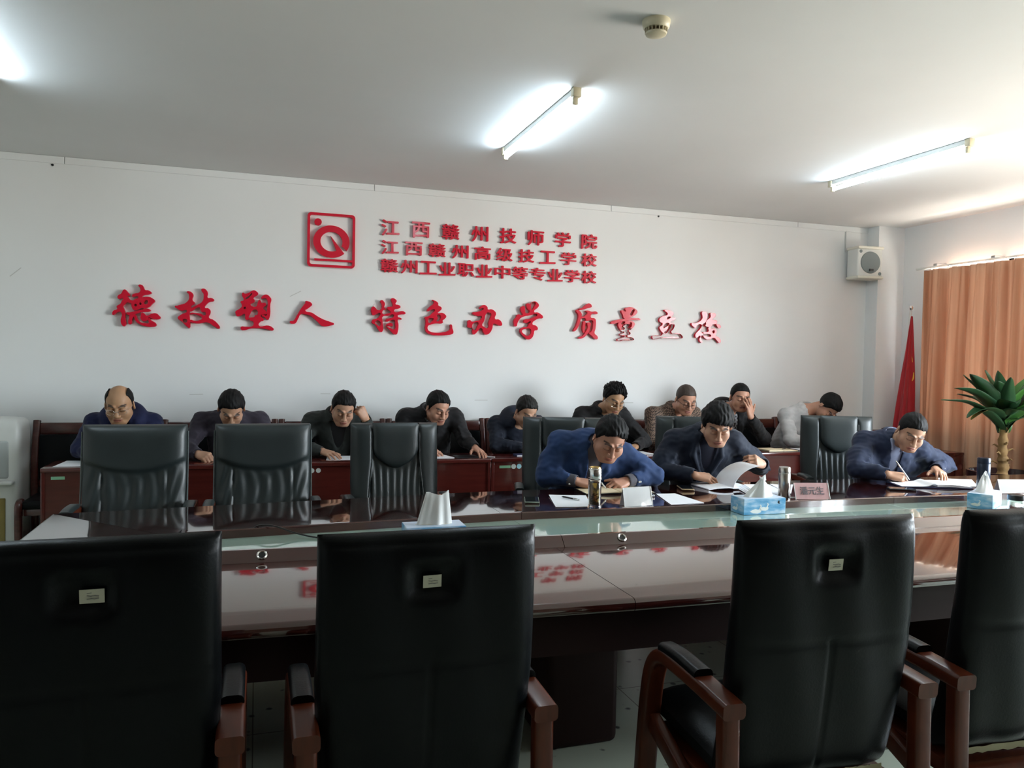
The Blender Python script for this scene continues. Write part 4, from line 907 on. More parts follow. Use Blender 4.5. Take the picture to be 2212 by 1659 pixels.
# ---------------------------------------------------------------- red raised lettering and emblem on the back wall
BIG = [
    ('德', '-966,1993 -939,1971 -927,1951 -948,1940 -923,1909 -915,1893 -946,1894 -965,1876 -974,1864 -966,1845 -957,1816 -959,1791 -961,1712 -975,1714 -990,1744 -990,1819 -1013,1816 -1045,1796 -1049,1809 -1041,1828 -1015,1843 -1019,1860 -1008,1873 -995,1881 -982,1907 -974,1922 -1001,1919 -1012,1926 -1011,1943 -988,1961;-867,2033 -844,2034 -832,2020 -821,1997 -800,1995 -784,1987 -774,1975 -790,1963 -840,1947 -843,1921 -870,1920 -869,1942 -912,1943 -906,1960 -889,1967 -865,1974 -854,1990 -858,2011 -867,2023;-912,1902 -893,1921 -866,1931 -792,1944 -767,1933 -750,1913 -766,1893 -799,1860 -847,1853 -898,1837 -911,1852 -917,1881|-895,1881 -883,1887 -881,1869 -894,1869|-824,1910 -803,1915 -807,1889 -824,1889|-862,1893 -849,1896 -851,1879 -860,1883;-948,1940 -927,1918 -904,1906 -912,1889 -938,1905;-953,1814 -926,1820 -854,1841 -805,1854 -785,1846 -780,1838 -847,1823 -923,1797 -938,1800;-926,1805 -900,1802 -911,1768 -917,1730 -934,1730 -938,1750 -932,1776;-896,1806 -883,1798 -871,1769 -854,1749 -823,1741 -794,1743 -798,1764 -795,1781 -777,1764 -740,1736 -742,1721 -765,1713 -823,1717 -861,1732 -884,1752 -896,1777;-843,1821 -827,1815 -808,1799 -774,1815 -739,1818 -723,1804 -710,1784 -731,1772 -766,1777 -797,1783 -800,1768 -831,1756 -852,1774 -852,1791'),
    ('技', '-523,1995 -502,2000 -482,1988 -474,1971 -481,1933 -463,1908 -489,1885 -489,1875 -499,1851 -502,1710 -512,1716 -559,1763 -587,1788 -567,1814 -522,1848 -560,1846 -591,1860 -609,1880 -591,1885 -513,1927 -509,1978|-553,1768 -524,1780 -524,1756;-416,2021 -398,2027 -378,2014 -368,1989 -369,1957 -346,1956 -330,1950 -321,1937 -358,1921 -381,1898 -389,1877 -365,1873 -349,1857 -348,1835 -359,1800 -328,1784 -292,1751 -277,1721 -283,1714 -316,1729 -372,1761 -400,1758 -432,1750 -472,1754 -500,1765 -498,1776 -464,1771 -432,1776 -411,1792 -441,1815 -473,1824 -498,1823 -494,1831 -457,1832 -417,1828 -389,1817 -386,1840 -409,1841 -421,1854 -427,1875 -441,1877 -497,1842 -505,1851 -457,1889 -408,1927 -400,1962 -402,1987 -416,2008'),
    ('塑', '-107,2009 -91,2001 -64,2009 -27,2031 -4,2023 10,2004 -2,1988 -26,1967 -16,1950 -22,1933 -47,1918 -34,1902 -5,1903 7,1938 20,1957 30,1946 36,1933 62,1934 71,1919 49,1892 75,1862 77,1845 46,1839 29,1830 54,1800 48,1787 32,1782 17,1750 89,1752 118,1740 132,1721 123,1712 97,1716 55,1725 5,1727 -49,1722 -94,1708 -117,1711 -120,1733 -82,1736 -33,1744 -24,1758 -29,1779 -50,1787 -57,1805 -21,1817 -11,1833 1,1833 0,1872 -30,1871 -50,1840 -60,1813 -60,1796 -83,1793 -89,1830 -93,1838 -124,1822 -151,1819 -159,1831 -161,1857 -141,1871 -115,1898 -117,1916 -125,1935 -101,1949 -115,1990|-86,1957 -58,1988 -41,2007 -51,1982 -74,1961|-100,1890 -86,1895 -84,1882 -96,1879;34,1966 32,1972 51,1995 78,2000 103,1980 111,1965 104,1925 104,1846 96,1810 88,1797 78,1798 59,1818 37,1830 46,1839 71,1831 77,1871 73,1967 57,1971'),
    ('人', '376,1958 402,1960 424,1949 432,1934 416,1915 394,1897 379,1885 429,1869 482,1837 530,1814 579,1798 610,1781 588,1769 509,1763 487,1784 447,1820 412,1846 373,1853 347,1855 322,1814 301,1777 284,1772 260,1776 258,1792 283,1797 313,1845 347,1904 372,1938 378,1947'),
    ('特', '991,1991 1006,1996 1022,1983 1030,1966 1025,1934 1037,1921 1015,1910 1014,1879 1047,1884 1078,1897 1048,1933 1077,1944 1093,1947 1091,1974 1082,2011 1100,2017 1116,2010 1130,1995 1120,1967 1140,1962 1160,1953 1162,1940 1136,1927 1115,1922 1111,1903 1180,1911 1198,1904 1207,1892 1169,1881 1141,1872 1143,1859 1165,1852 1175,1840 1144,1837 1148,1792 1143,1737 1132,1710 1112,1711 1080,1739 1045,1777 1044,1791 1060,1801 1083,1806 1099,1795 1095,1781 1072,1778 1052,1783 1080,1763 1113,1754 1119,1799 1116,1828 1079,1827 1042,1816 1038,1832 1063,1844 1102,1857 1104,1877 1063,1866 1012,1856 1012,1815 1010,1729 995,1727 975,1748 947,1790 926,1797 924,1824 954,1836 983,1857 989,1886 958,1875 931,1865 921,1874 930,1940 949,1931 967,1912 996,1918 1001,1962|949,1805 982,1822 990,1777 967,1786'),
    ('色', '1436,2014 1459,2011 1483,1998 1491,1985 1490,1973 1516,1958 1521,1944 1501,1919 1487,1907 1525,1909 1554,1894 1563,1878 1551,1858 1531,1839 1535,1825 1470,1815 1422,1801 1404,1791 1402,1761 1422,1744 1463,1735 1528,1739 1577,1753 1597,1769 1603,1811 1611,1810 1620,1776 1629,1740 1619,1728 1565,1716 1484,1712 1423,1718 1390,1737 1378,1768 1381,1808 1380,1844 1374,1863 1408,1876 1436,1901 1460,1934 1436,1933 1407,1918 1395,1917 1395,1933 1419,1960 1447,1985 1451,2003|1411,1857 1437,1859 1449,1858 1433,1830 1411,1817|1481,1887 1507,1890 1514,1880 1500,1840 1478,1835 1489,1859'),
    ('办', '1861,1959 1873,1980 1894,1991 1919,1988 1936,1968 1937,1956 1970,1957 1996,1946 2014,1923 2006,1873 2040,1869 2066,1847 2071,1819 2050,1814 1994,1828 1982,1787 1962,1750 1932,1731 1915,1732 1876,1788 1852,1763 1827,1736 1810,1729 1799,1745 1797,1785 1774,1787 1757,1792 1756,1820 1760,1851 1779,1854 1791,1842 1837,1851 1867,1860 1883,1891 1849,1892 1815,1901 1798,1918 1828,1926 1886,1946 1898,1959 1890,1964|1798,1812 1846,1839 1854,1832 1842,1799 1818,1768|1933,1926 1954,1926 1969,1919 1959,1876 1947,1843 1940,1790 1906,1799 1889,1813 1905,1850'),
    ('学', '2299,2018 2319,2023 2336,2019 2349,2034 2375,2044 2398,2036 2417,2012 2410,1993 2373,1948 2404,1946 2435,1932 2458,1910 2454,1895 2423,1892 2392,1879 2358,1840 2393,1825 2411,1803 2405,1786 2381,1781 2373,1750 2360,1720 2339,1703 2312,1700 2286,1718 2245,1758 2241,1783 2262,1804 2314,1816 2323,1839 2340,1862 2309,1849 2279,1850 2280,1873 2322,1883 2370,1903 2404,1925 2387,1932 2334,1916 2264,1899 2239,1882 2218,1848 2205,1813 2190,1814 2181,1839 2182,1867 2204,1897 2208,1913 2225,1922 2260,1917 2244,1956 2249,1989 2280,1994 2285,1962 2296,1935 2329,1953 2307,1975 2299,1999|2345,2026 2367,2037 2384,2032 2372,1998 2346,1968 2341,1997|2260,1777 2280,1790 2341,1792 2348,1774 2338,1745 2312,1733 2281,1747 2261,1765'),
    ('质', '2809,1989 2843,2003 2876,2032 2898,2047 2913,2047 2932,2034 2935,2017 2925,2010 2892,2001 2847,1987;2783,1982 2802,1981 2829,1964 2838,1944 2839,1923 2885,1946 2893,1960 2879,1975 2911,1980 2934,1972 2983,1975 2997,1960 2984,1951 2935,1948 2931,1918 2958,1915 2977,1904 2981,1890 2979,1821 2971,1772 2996,1751 3004,1731 2997,1720 2974,1723 2943,1750 2914,1777 2927,1781 2944,1802 2950,1837 2947,1889 2928,1892 2881,1887 2879,1904 2830,1900 2823,1874 2798,1815 2776,1790 2760,1786 2761,1803 2779,1831 2797,1884 2803,1936;2857,1881 2872,1881 2875,1848 2870,1800 2863,1775 2851,1792 2847,1827 2852,1861;2895,1866 2910,1874 2929,1866 2926,1836 2919,1791 2897,1762 2860,1730 2834,1721 2810,1725 2849,1747 2882,1790 2900,1828'),
    ('量', '3240,1996 3260,1995 3283,1990 3275,2013 3294,2024 3333,2031 3373,2020 3401,2000 3405,1986 3386,1961 3355,1942 3316,1925 3266,1923 3255,1952|3342,1989 3371,2010 3366,1981 3335,1952;3135,1873 3150,1892 3181,1902 3262,1917 3395,1931 3430,1927 3438,1918 3395,1912 3317,1905 3220,1884 3162,1868;3212,1881 3228,1885 3293,1901 3348,1899 3380,1879 3373,1851 3342,1821 3319,1807 3335,1793 3338,1779 3305,1757 3352,1747 3376,1727 3361,1718 3306,1725 3267,1719 3220,1710 3203,1720 3235,1737 3277,1761 3235,1760 3227,1769 3273,1795 3249,1799 3221,1825|3240,1869 3278,1892 3278,1883 3249,1866|3248,1850 3283,1867 3258,1847 3276,1830 3255,1817|3329,1885 3347,1885 3351,1871 3334,1835 3324,1835 3337,1860'),
    ('立', '3691,2017 3708,2019 3747,2015 3790,1990 3782,1971 3765,1955 3813,1945 3801,1926 3758,1905 3802,1884 3794,1842 3770,1807 3856,1800 3882,1784 3896,1761 3875,1751 3835,1761 3771,1763 3685,1755 3601,1737 3576,1737 3568,1763 3583,1771 3676,1789 3654,1822 3642,1849 3673,1884 3643,1905 3638,1924 3667,1955 3726,1982|3719,1933 3759,1953 3740,1935|3685,1848 3744,1892 3708,1856|3695,1799 3726,1832 3754,1886 3763,1875 3751,1841'),
    ('校', '4103,2017 4121,2020 4156,2008 4158,1950 4141,1915 4107,1890 4103,1859 4091,1824 4109,1813 4119,1794 4097,1782 4102,1744 4112,1717 4094,1720 4078,1751 4088,1782 4058,1766 4045,1761 4031,1788 4039,1804 4090,1859 4098,1890 4041,1873 4033,1855 4020,1861 3988,1894 3992,1902 4027,1903 4105,1952;4196,2007 4210,2010 4255,1996 4246,1972 4220,1948 4265,1938 4271,1911 4213,1890 4205,1855 4241,1860 4268,1841 4269,1818 4261,1791 4297,1772 4319,1738 4308,1718 4276,1741 4239,1767 4200,1752 4155,1753 4124,1775 4123,1783 4181,1777 4208,1785 4163,1803 4118,1810 4122,1820 4179,1831 4174,1862 4213,1892 4174,1881 4146,1907 4154,1931 4198,1971|4222,1832 4242,1839 4238,1811 4224,1817;4262,1903 4271,1904 4307,1893 4317,1874 4299,1862 4267,1888;4142,1892 4213,1909 4213,1886 4143,1880'),
]

def curve_mesh(name, cu, m, loc, label, cat, group):
    o = bpy.data.objects.new('tmp', cu); COL.objects.link(o); dg = bpy.context.evaluated_depsgraph_get(); me = bpy.data.meshes.new_from_object(o.evaluated_get(dg))
    bpy.data.objects.remove(o); bpy.data.curves.remove(cu); me.name = name; return me
def red_char(me, label, group):
    q = bpy.data.objects.new('raised_character', me); COL.objects.link(q); me.materials.clear(); me.materials.append(M['red']); 
    bm = bmesh.new(); bm.from_mesh(me); bmesh.ops.remove_doubles(bm, verts=bm.verts, dist=.00005); bm.to_mesh(me); bm.free()
    me.shade_smooth(); me.set_sharp_from_angle(angle=math.radians(35)); return tag(q, label, 'lettering', group)
SAY = ['leftmost', 'second', 'third', 'fourth', 'fifth', 'sixth', 'seventh', 'eighth', 'ninth', 'tenth', 'eleventh', 'rightmost']
for n_, (ch, data) in enumerate(BIG):
    allp = [list(map(int, p.split(','))) for p in data.replace(';', ' ').replace('|', ' ').split()]; cx = sum(p[0] for p in allp) / len(allp) / 1000; cz = sum(p[1] for p in allp) / len(allp) / 1000
    V = []; bmj = bmesh.new()
    for gi, grp in enumerate(data.split(';')):
        cu = bpy.data.curves.new('c', 'CURVE'); cu.dimensions = '2D'; cu.fill_mode = 'BOTH'; cu.extrude = .0155 - .0003 * gi; cu.resolution_u = 5; cu.bevel_depth = .0012; cu.bevel_resolution = 0; cu.offset = -.0012
        for poly in grp.split('|'):
            pts = [tuple(map(int, p.split(','))) for p in poly.split()]; sp = cu.splines.new('BEZIER'); sp.bezier_points.add(len(pts) - 1); sp.use_cyclic_u = True
            for bp, (x, z) in zip(sp.bezier_points, pts): bp.co = (x / 1000 - cx, z / 1000 - cz, 0); bp.handle_left_type = bp.handle_right_type = 'AUTO'
        me = curve_mesh('raised_character', cu, None, None, None, None, None); me.transform(Matrix.Rotation(math.pi / 2, 4, 'X')); bmj.from_mesh(me); bpy.data.meshes.remove(me)
    me = bpy.data.meshes.new('raised_character'); bmj.to_mesh(me); bmj.free()
    q = red_char(me, 'large red brush-style character %s, %s of the twelve in the bottom motto' % (ch, SAY[n_]), 'large red characters of the motto'); q.location = (cx, YB - .0185, cz)
def glyph_me(ch, w, hgt, ext, off):
    cu = bpy.data.curves.new('t', 'FONT'); cu.body = ch; cu.size = 1; cu.extrude = ext / hgt; cu.offset = off; cu.align_x = 'LEFT'
    me = curve_mesh('raised_character', cu, None, None, None, None, None); co = np.empty(len(me.vertices) * 3, np.float32); me.vertices.foreach_get('co', co); co = co.reshape(-1, 3)
    lo, hi = co.min(0), co.max(0); c = (lo + hi) / 2; sx, sy = w / max(hi[0] - lo[0], .55), hgt / max(hi[1] - lo[1], .72)
    co[:, 0] = (co[:, 0] - c[0]) * sx; co[:, 1] = (co[:, 1] - c[1]) * sy; co[:, 2] *= hgt
    co[:, 1] += .09 * hgt * (np.abs(co[:, 0]) / w * 2) ** 2 * np.where(co[:, 1] < -.2 * hgt, .6, 0) * np.sign(co[:, 0]) * .5
    me.vertices.foreach_set('co', co.ravel()); b = bmesh.new()
    for k, (dx, dz) in enumerate(((0, 0), (.024, 0), (-.024, 0), (0, .020), (0, -.020))):      # heavier strokes
        m2 = me.copy(); m2.transform(Matrix.Translation((dx * w, dz * hgt, .00025 * k))); b.from_mesh(m2); bpy.data.meshes.remove(m2)
    b.to_mesh(me); b.free(); me.transform(Matrix.Rotation(math.pi / 2, 4, 'X')); return me
LINES = [('江西赣州技师学院', 2.612, 2.617, .150, .128, 'top line'), ('江西赣州高级技工学校', 2.447, 2.447, .146, .112, 'middle line'), ('赣州工业职业中等专业学校', 2.292, 2.290, .142, .110, 'lowest line')]
for txt, za, zb, w, hg, nm in LINES:
    for i, ch in enumerate(txt):
        f = i / (len(txt) - 1); x = .995 + w / 2 + f * (2.980 - w - .995)
        q = red_char(glyph_me(ch, w, hg, .0098, .0), 'small red wall character %s, number %d along the %s of the school name' % (ch, i + 1, nm), 'small red characters of the ' + nm)
        q.location = (x, YB - .0112, za + (zb - za) * f)
# emblem
t = thing('school_emblem', 'red emblem of a rounded frame around a cut ring and needle on the wall', 'emblem', (.58, YB - .002, 2.468))
def ex(poly, d=.026):                      # polygons in wall metres (x, z) -> raised plate
    b = NB(); prism(b, [(x - .58, z - 2.468) for x, z in poly], 0, d); bmesh.ops.rotate(b, verts=b.verts, cent=(0, 0, 0), matrix=Matrix.Rotation(math.pi / 2, 3, 'X')); return b
def rr(x0, x1, z0, z1, r, n=8):
    o = []
    for cx, cz, a in ((x1 - r, z1 - r, 0), (x0 + r, z1 - r, 90), (x0 + r, z0 + r, 180), (x1 - r, z0 + r, 270)):
        o += [(cx + r * math.cos(math.radians(a + 90 * k / n)), cz + r * math.sin(math.radians(a + 90 * k / n))) for k in range(n + 1)]
    return o
b = NB(); A, B = rr(.388, .774, 2.248, 2.692, .030), rr(.4085, .7535, 2.2685, 2.6715, .018); n = len(A); L4 = []
for P0, y in ((A, 0), (A, -.026), (B, -.026), (B, 0)): L4.append([b.verts.new((x - .58, y, z - 2.468)) for x, z in P0])
for i in range(4):
    for k in range(n): b.faces.new((L4[i][k], L4[i][(k + 1) % n], L4[(i + 1) % 4][(k + 1) % n], L4[(i + 1) % 4][k]))
obj('frame', b, M['red'], t)
obj('dot', ex([(.472 + .030 * math.cos(a), 2.616 + .029 * math.sin(a)) for a in np.linspace(0, 2 * math.pi, 28)[:-1]]), M['red'], t)
c0, c1 = .582, 2.461
ring = [(c0 + .147 * math.cos(math.radians(a)), c1 + .133 * math.sin(math.radians(a))) for a in np.linspace(-31, 316, 70)]
inner = [(c0 + .089 * math.cos(math.radians(a)), c1 + .081 * math.sin(math.radians(a))) for a in np.linspace(298, -22, 60)]
obj('ring', ex(ring[:-1] + [(.687, 2.368), (.574, 2.508), (.623, 2.390)] + inner), M['red'], t)
obj('underline', ex([(.445, 2.2985), (.754, 2.2985), (.754, 2.3165), (.445, 2.3165)]), M['red'], t)
# ---------------------------------------------------------------- things on the big table
ZG = ZT + .0045
def slab(name, pts, z, t, m, label, cat, curl=0, group=None, parent=None):
    """a thin sheet from four corners (near-left, near-right, far-right, far-left), slightly curled"""
    a, b_, c, d = [Vector((p[0], p[1], z)) for p in pts]; o = (a + b_ + c + d) / 4
    def f(u, v): p = a.lerp(b_, u).lerp(d.lerp(c, u), v) - o; p.z = t + curl * ((2 * u - 1) ** 2 * .6 + (v ** 3) * .8) * .5; return p
    q = obj(name, sheet(NB(), f, 10, 10, (0, 0, t)), m, parent, 60); q.location = o
    return tag(q, label, cat, group) if label else q
def phone(c, ang, label, body='black', w=.072, l=.150):
    t = thing('smartphone', label, 'phone', (c[0], c[1], ZT + .0006), math.radians(ang))
    obj('case', box(NB(), (-w / 2, -l / 2, 0), (w / 2, l / 2, .009), .004, 3), M[body], t); obj('screen', box(NB(), (-w / 2 + .003, -l / 2 + .005, .0085), (w / 2 - .003, l / 2 - .005, .0096)), M['screen'], t, 0); return t
M['screen'] = mat('dark_phone_screen', (.006, .007, .009), .06, .6); M['sage'] = mat('sage_green_case', (.20, .26, .21), .35); M['palegold'] = mat('pale_gold_case', (.55, .42, .27), .3, metal=.6); M['silvercase'] = mat('silver_white_case', (.62, .63, .66), .3)
def pen(p0, p1, label, m1='black', m2='chrome', r=.0045):
    p0, p1 = Vector(p0), Vector(p1); o = (p0 + p1) / 2; d = p1 - p0
    t = thing('pen', label, 'pen', p0); 
    obj('barrel', tube(NB(), [d * .09, d * .1, d * .66, d * .67], [r * .7, r, r, r * .9], 12), M[m1], t); obj('cap', tube(NB(), [d * .67, d * .68, d * .98, d], [r, r * 1.1, r * 1.1, r * .6], 12), M[m2], t); obj('nib', tube(NB(), [d * 0, d * .03, d * .09], [.0006, .0016, r * .7], 10), M['chrome'], t); return t
phone((1.412, 3.915), -18, 'dark phone with a sage green edge beside the loose paper', 'sage', .078, .16)
slab('sheet_of_paper', [(1.47, 3.71), (1.66, 3.685), (1.765, 4.00), (1.565, 4.06)], ZT + .001, .0012, M['paper'], 'white sheet of paper under the black pen, beside the tea bottle', 'paper', .003)
pen((1.605, 3.975, ZT + .0085), (1.66, 3.845, ZT + .0085), 'black pen lying on the white sheet of paper')
# tea bottle
t = thing('tea_bottle', 'clear glass tea bottle with chrome and gold lid, tea inside', 'bottle', (1.662, 3.655, ZT + .0006))
M['bglass'] = mat('clear_bottle_glass', (.96, .97, .95), .02, .5, trans=1, ior=1.45); M['tea'] = mat('amber_tea', (.62, .42, .10), .1, .5, trans=.75, ior=1.33); M['leaf'] = mat('steeped_tea_leaves', (.13, .12, .02), .8, var=.5, vscale=60)
obj('glass_body', lathe(NB(), [(0, 0), (.036, 0), (.037, .006), (.034, .012), (.0335, .018), (.0335, .148), (.031, .155), (.029, .155), (.030, .146), (.030, .020), (.0, .018)], 40), M['bglass'], t)
obj('tea', lathe(NB(), [(0, .021), (.0292, .021), (.0292, .132), (0, .132)], 36), M['tea'], t)
b = NB(); rnd = random.Random(4)
for k in range(26):
    a = rnd.random() * 6.28; r = .020 * rnd.random() ** .5; z = .024 + .05 * rnd.random() ** 2 + (k > 21) * .03
    bmesh.ops.create_uvsphere(b, u_segments=8, v_segments=6, radius=1, matrix=Matrix.Translation((r * math.cos(a), r * math.sin(a), z)) @ Matrix.Rotation(rnd.random() * 3, 4, 'X') @ Matrix.Rotation(rnd.random() * 3, 4, 'Z') @ Matrix.Diagonal((.008, .003, .002, 1)))
q = obj('tea_leaves', b, M['leaf'], t); q['kind'] = 'stuff'
obj('collar', lathe(NB(), [(.0335, .146), (.0355, .149), (.0355, .158), (.0335, .160), (0, .160)], 40), M['chrome'], t)
obj('lid', lathe(NB(), [(0, .1602), (.0345, .1602), (.035, .166), (.035, .202), (.0325, .207), (0, .207)], 40), M['chrome'], t)
obj('lid_top', lathe(NB(), [(.0, .2072), (.031, .2072), (.030, .212), (.024, .2135), (.022, .2105), (0, .2105)], 40), M['gold'], t)
# notebook under the writing hands
t = thing('notebook', 'open cream notebook under the hands of the man in the blue blazer', 'notebook', (2.0, 4.12, ZT + .0006), math.radians(-4))
obj('cover', box(NB(), (-.215, -.105, 0), (.215, .105, .004), .0015), M['black'], t)
for s in (-1, 1): obj('page_block', sheet(NB(), lambda u, v: Vector((s * (.004 + .202 * u), -.1 + .2 * v, .0125 - .004 * (2 * u - .6) ** 2)), 10, 4, (0, 0, .0065)), M['cream'], t, 60)
pen((1.935, 4.085, ZT + .0155), (1.865, 4.165, ZT + .125), 'silver pen in the hand of the man in the blue blazer', 'chrome', 'chrome', .0042)
phone((2.075, 3.945), 74, 'silver grey phone lying behind the blank name card', 'silvercase', .074, .155)
tag(obj('eyeglasses_case', tube(NB(), [(2.0, 3.985, ZT + .016), (2.01, 3.985, ZT + .016), (2.10, 4.03, ZT + .016), (2.11, 4.035, ZT + .016)], [.010, .015, .015, .010], 16), M['black']), 'small black case between the notebook and the blank name card', 'case')
# name cards: folded tents of clear acrylic over pink paper
M['pink'] = mat('pink_card_paper', (.72, .40, .42), .45, .4); M['glare_white'] = mat('card_with_painted_glare', (.88, .86, .88), .05, .8, coat=1); M['pinkin'] = mat('dark_pink_inner_card', (.42, .10, .15), .4)  # the white base stands in for glare on the pink cards
def name_card(c, ang, w, hg, dp, label, text=None, face='pink', tcol='ink', ts=.042):
    t = thing('name_card', label, 'name card', (c[0], c[1], ZT + .001), math.radians(ang)); h = w / 2; d = dp / 2
    def side(s, x0, x1, off, th, z0=.002): return lambda u, v: Vector((x0 + (x1 - x0) * u, s * (d + off - (d - .002) * v), z0 + (hg - z0) * v))
    for s in (-1, 1):
        obj('card_face', sheet(NB(), side(s, -h + .004, h - .004, 0, 0), 1, 1, (0, s * .0012, 0)), M[face], t, 0)
    obj('acrylic_stand', (lambda b: (sheet(b, side(-1, -h, h, .0026, 0, 0), 1, 1, (0, -.0016, 0)), sheet(b, side(1, -h, h, .0026, 0, 0), 1, 1, (0, .0016, 0)), box(b, (-h, -d - .003, -.0006), (h, d + .003, .0008)), b)[-1])(NB()), M['acryl'], t, 0)
    for x in (-h, h - .0035): obj('stand_edge', (lambda b: (sheet(b, side(-1, x, x + .0035, .0032, 0, 0), 1, 1, (0, -.003, 0)), b)[-1])(NB()), M['white'], t, 0)
    if text:
        cu = bpy.data.curves.new('t', 'FONT'); cu.body = text; cu.size = ts; cu.extrude = .0003; cu.offset = .0006; cu.align_x = 'CENTER'; cu.align_y = 'CENTER'
        me = curve_mesh('printed_name', cu, None, None, None, None, None); sl = math.atan2(hg, d)
        me.transform(Matrix.Translation((0, -d * .5 - .0042, hg * .5)) @ Matrix.Rotation(sl, 4, 'X')); me.materials.clear(); me.materials.append(M[tcol])
        q = bpy.data.objects.new('printed_name', me); COL.objects.link(q); q.parent = t
    return t
name_card((1.905, 3.665), 7, .178, .098, .052, 'blank name card, its glare painted white, in front of the man in the blazer', None, 'glare_white')
name_card((3.0, 3.655), -13, .205, .088, .075, 'pink name card with three printed characters beside the steel flask', '潘元生', 'pink', 'ink', .048)
name_card((4.345, 3.50), -14, .20, .092, .075, 'name card with glare painted white, cut by the right edge of the picture', None, 'glare_white')
slab('sheet_of_paper', [(2.10, 3.64), (2.31, 3.655), (2.305, 3.955), (2.19, 3.97)], ZT + .001, .0012, M['paper'], 'white sheet of paper beside the blank name card', 'paper', .002)
phone((2.468, 4.115), -18, 'dark phone with a pale gold edge beside the booklet', 'palegold', .074, .155)
# booklet with one page being turned
t = thing('booklet', 'open white booklet with its right page lifted by the reader', 'booklet', (2.745, 4.13, ZT + .0006), math.radians(-3))
obj('left_pages', sheet(NB(), lambda u, v: Vector((-.165 * u, -.11 + .22 * v, .016 - .010 * u * u - .004 * (1 - u) ** 6)), 12, 4, (0, 0, .006)), M['paper'], t, 60)
def turn(u, v):
    a = u * 1.25; return Vector((.005 + .20 * (u ** 1.5) * .95, -.11 + .22 * v + .01 * u, .012 + .125 * (1 - (1 - u) ** 1.7)))
obj('lifted_pages', sheet(NB(), turn, 16, 5, (.003, 0, .001)), M['paper'], t, 60)
obj('right_pages', sheet(NB(), lambda u, v: Vector((.150 * u, -.11 + .22 * v, .008 - .003 * u)), 8, 3, (0, 0, .005)), M['paper'], t, 60)
# loose stack, flask, tissue boxes
for k in range(5): slab('document', [(2.70 + .012 * k, 3.80 + .014 * (k % 3)), (2.93, 3.755 + .008 * k), (3.02, 4.06), (2.80 + .016 * k, 4.09)], ZT + .001 + .0032 * k, .003, M['paper'], ['lowest white document under the flask side stack', 'second white document from the bottom of the stack', 'middle white document of the stack behind the tissue box', 'second white document from the top of the stack', 'top white document of the stack behind the tissue box'][k], 'document', .002, 'stack of documents beside the booklet')
slab('document', [(2.97, 3.80), (3.06, 3.80), (3.22, 4.05), (3.06, 4.10)], ZT + .001, .004, M['paper'], 'white document with a bent edge between flask and pink name card', 'document', .012)
def flask(c, r, h, m, label, ring=.80):
    t = thing('vacuum_flask', label, 'flask', (c[0], c[1], ZT + .0006))
    obj('body', lathe(NB(), [(0, 0), (r * .95, 0), (r, .004), (r, h * ring - .002), (r * .97, h * ring), (0, h * ring)], 40), M[m], t)
    obj('lid', lathe(NB(), [(0, h * ring + .001), (r * 1.0, h * ring + .001), (r, h - .006), (r * .93, h), (0, h)], 40), M[m], t); return t
M['navyflask'] = mat('dark_blue_flask', (.012, .020, .040), .25, .5, metal=.3)
flask((2.885, 3.735), .034, .172, 'steel', 'steel vacuum flask behind the middle tissue box'); flask((4.30, 3.66), .037, .205, 'navyflask', 'dark blue vacuum flask in front of the potted plant', .82)
def tissue_material():
    m = bpy.data.materials.new('white_tissue'); m.use_nodes = True; nt = m.node_tree; nt.nodes.clear(); L = nt.links; o = nt.nodes.new('ShaderNodeOutputMaterial'); d = nt.nodes.new('ShaderNodeBsdfDiffuse'); t = nt.nodes.new('ShaderNodeBsdfTranslucent'); x = nt.nodes.new('ShaderNodeMixShader')
    d.inputs[0].default_value = t.inputs[0].default_value = (.88, .89, .88, 1); x.inputs[0].default_value = .4; L.new(d.outputs[0], x.inputs[1]); L.new(t.outputs[0], x.inputs[2]); L.new(x.outputs[0], o.inputs[0]); return m
def print_mat():
    m = mat('blue_lake_print', (.30, .50, .72), .4, .4, coat=.2); nt, p, L = add_nodes(m); tc = nt.nodes.new('ShaderNodeTexCoord'); mp = nt.nodes.new('ShaderNodeMapping'); mp.inputs['Scale'].default_value = (8, 8, 26)
    n = nt.nodes.new('ShaderNodeTexNoise'); n.inputs['Scale'].default_value = 1.6; n.inputs['Detail'].default_value = 4; r = nt.nodes.new('ShaderNodeValToRGB'); e = r.color_ramp.elements
    e[0].position = .32; e[0].color = (.05, .28, .55, 1); e[1].position = .70; e[1].color = (.62, .72, .84, 1); q = e.new(.5); q.color = (.22, .46, .70, 1)
    L.new(tc.outputs['Object'], mp.inputs[0]); L.new(mp.outputs[0], n.inputs['Vector']); L.new(n.outputs[0], r.inputs[0]); L.new(r.outputs[0], p.inputs['Base Color']); return m
M['lake'] = print_mat(); M['boxtop'] = mat('pale_blue_box_top', (.55, .66, .80), .4, .4); M['swan'] = mat('white_swan_print', (.80, .82, .82), .5); M['tissue'] = tissue_material()
SW = [(0, .004), (.018, -.004), (.045, -.006), (.062, .0), (.066, .010), (.060, .018), (.066, .028), (.064, .036), (.057, .039), (.054, .035), (.059, .033), (.059, .028), (.053, .018), (.048, .013), (.030, .017), (.012, .012)]
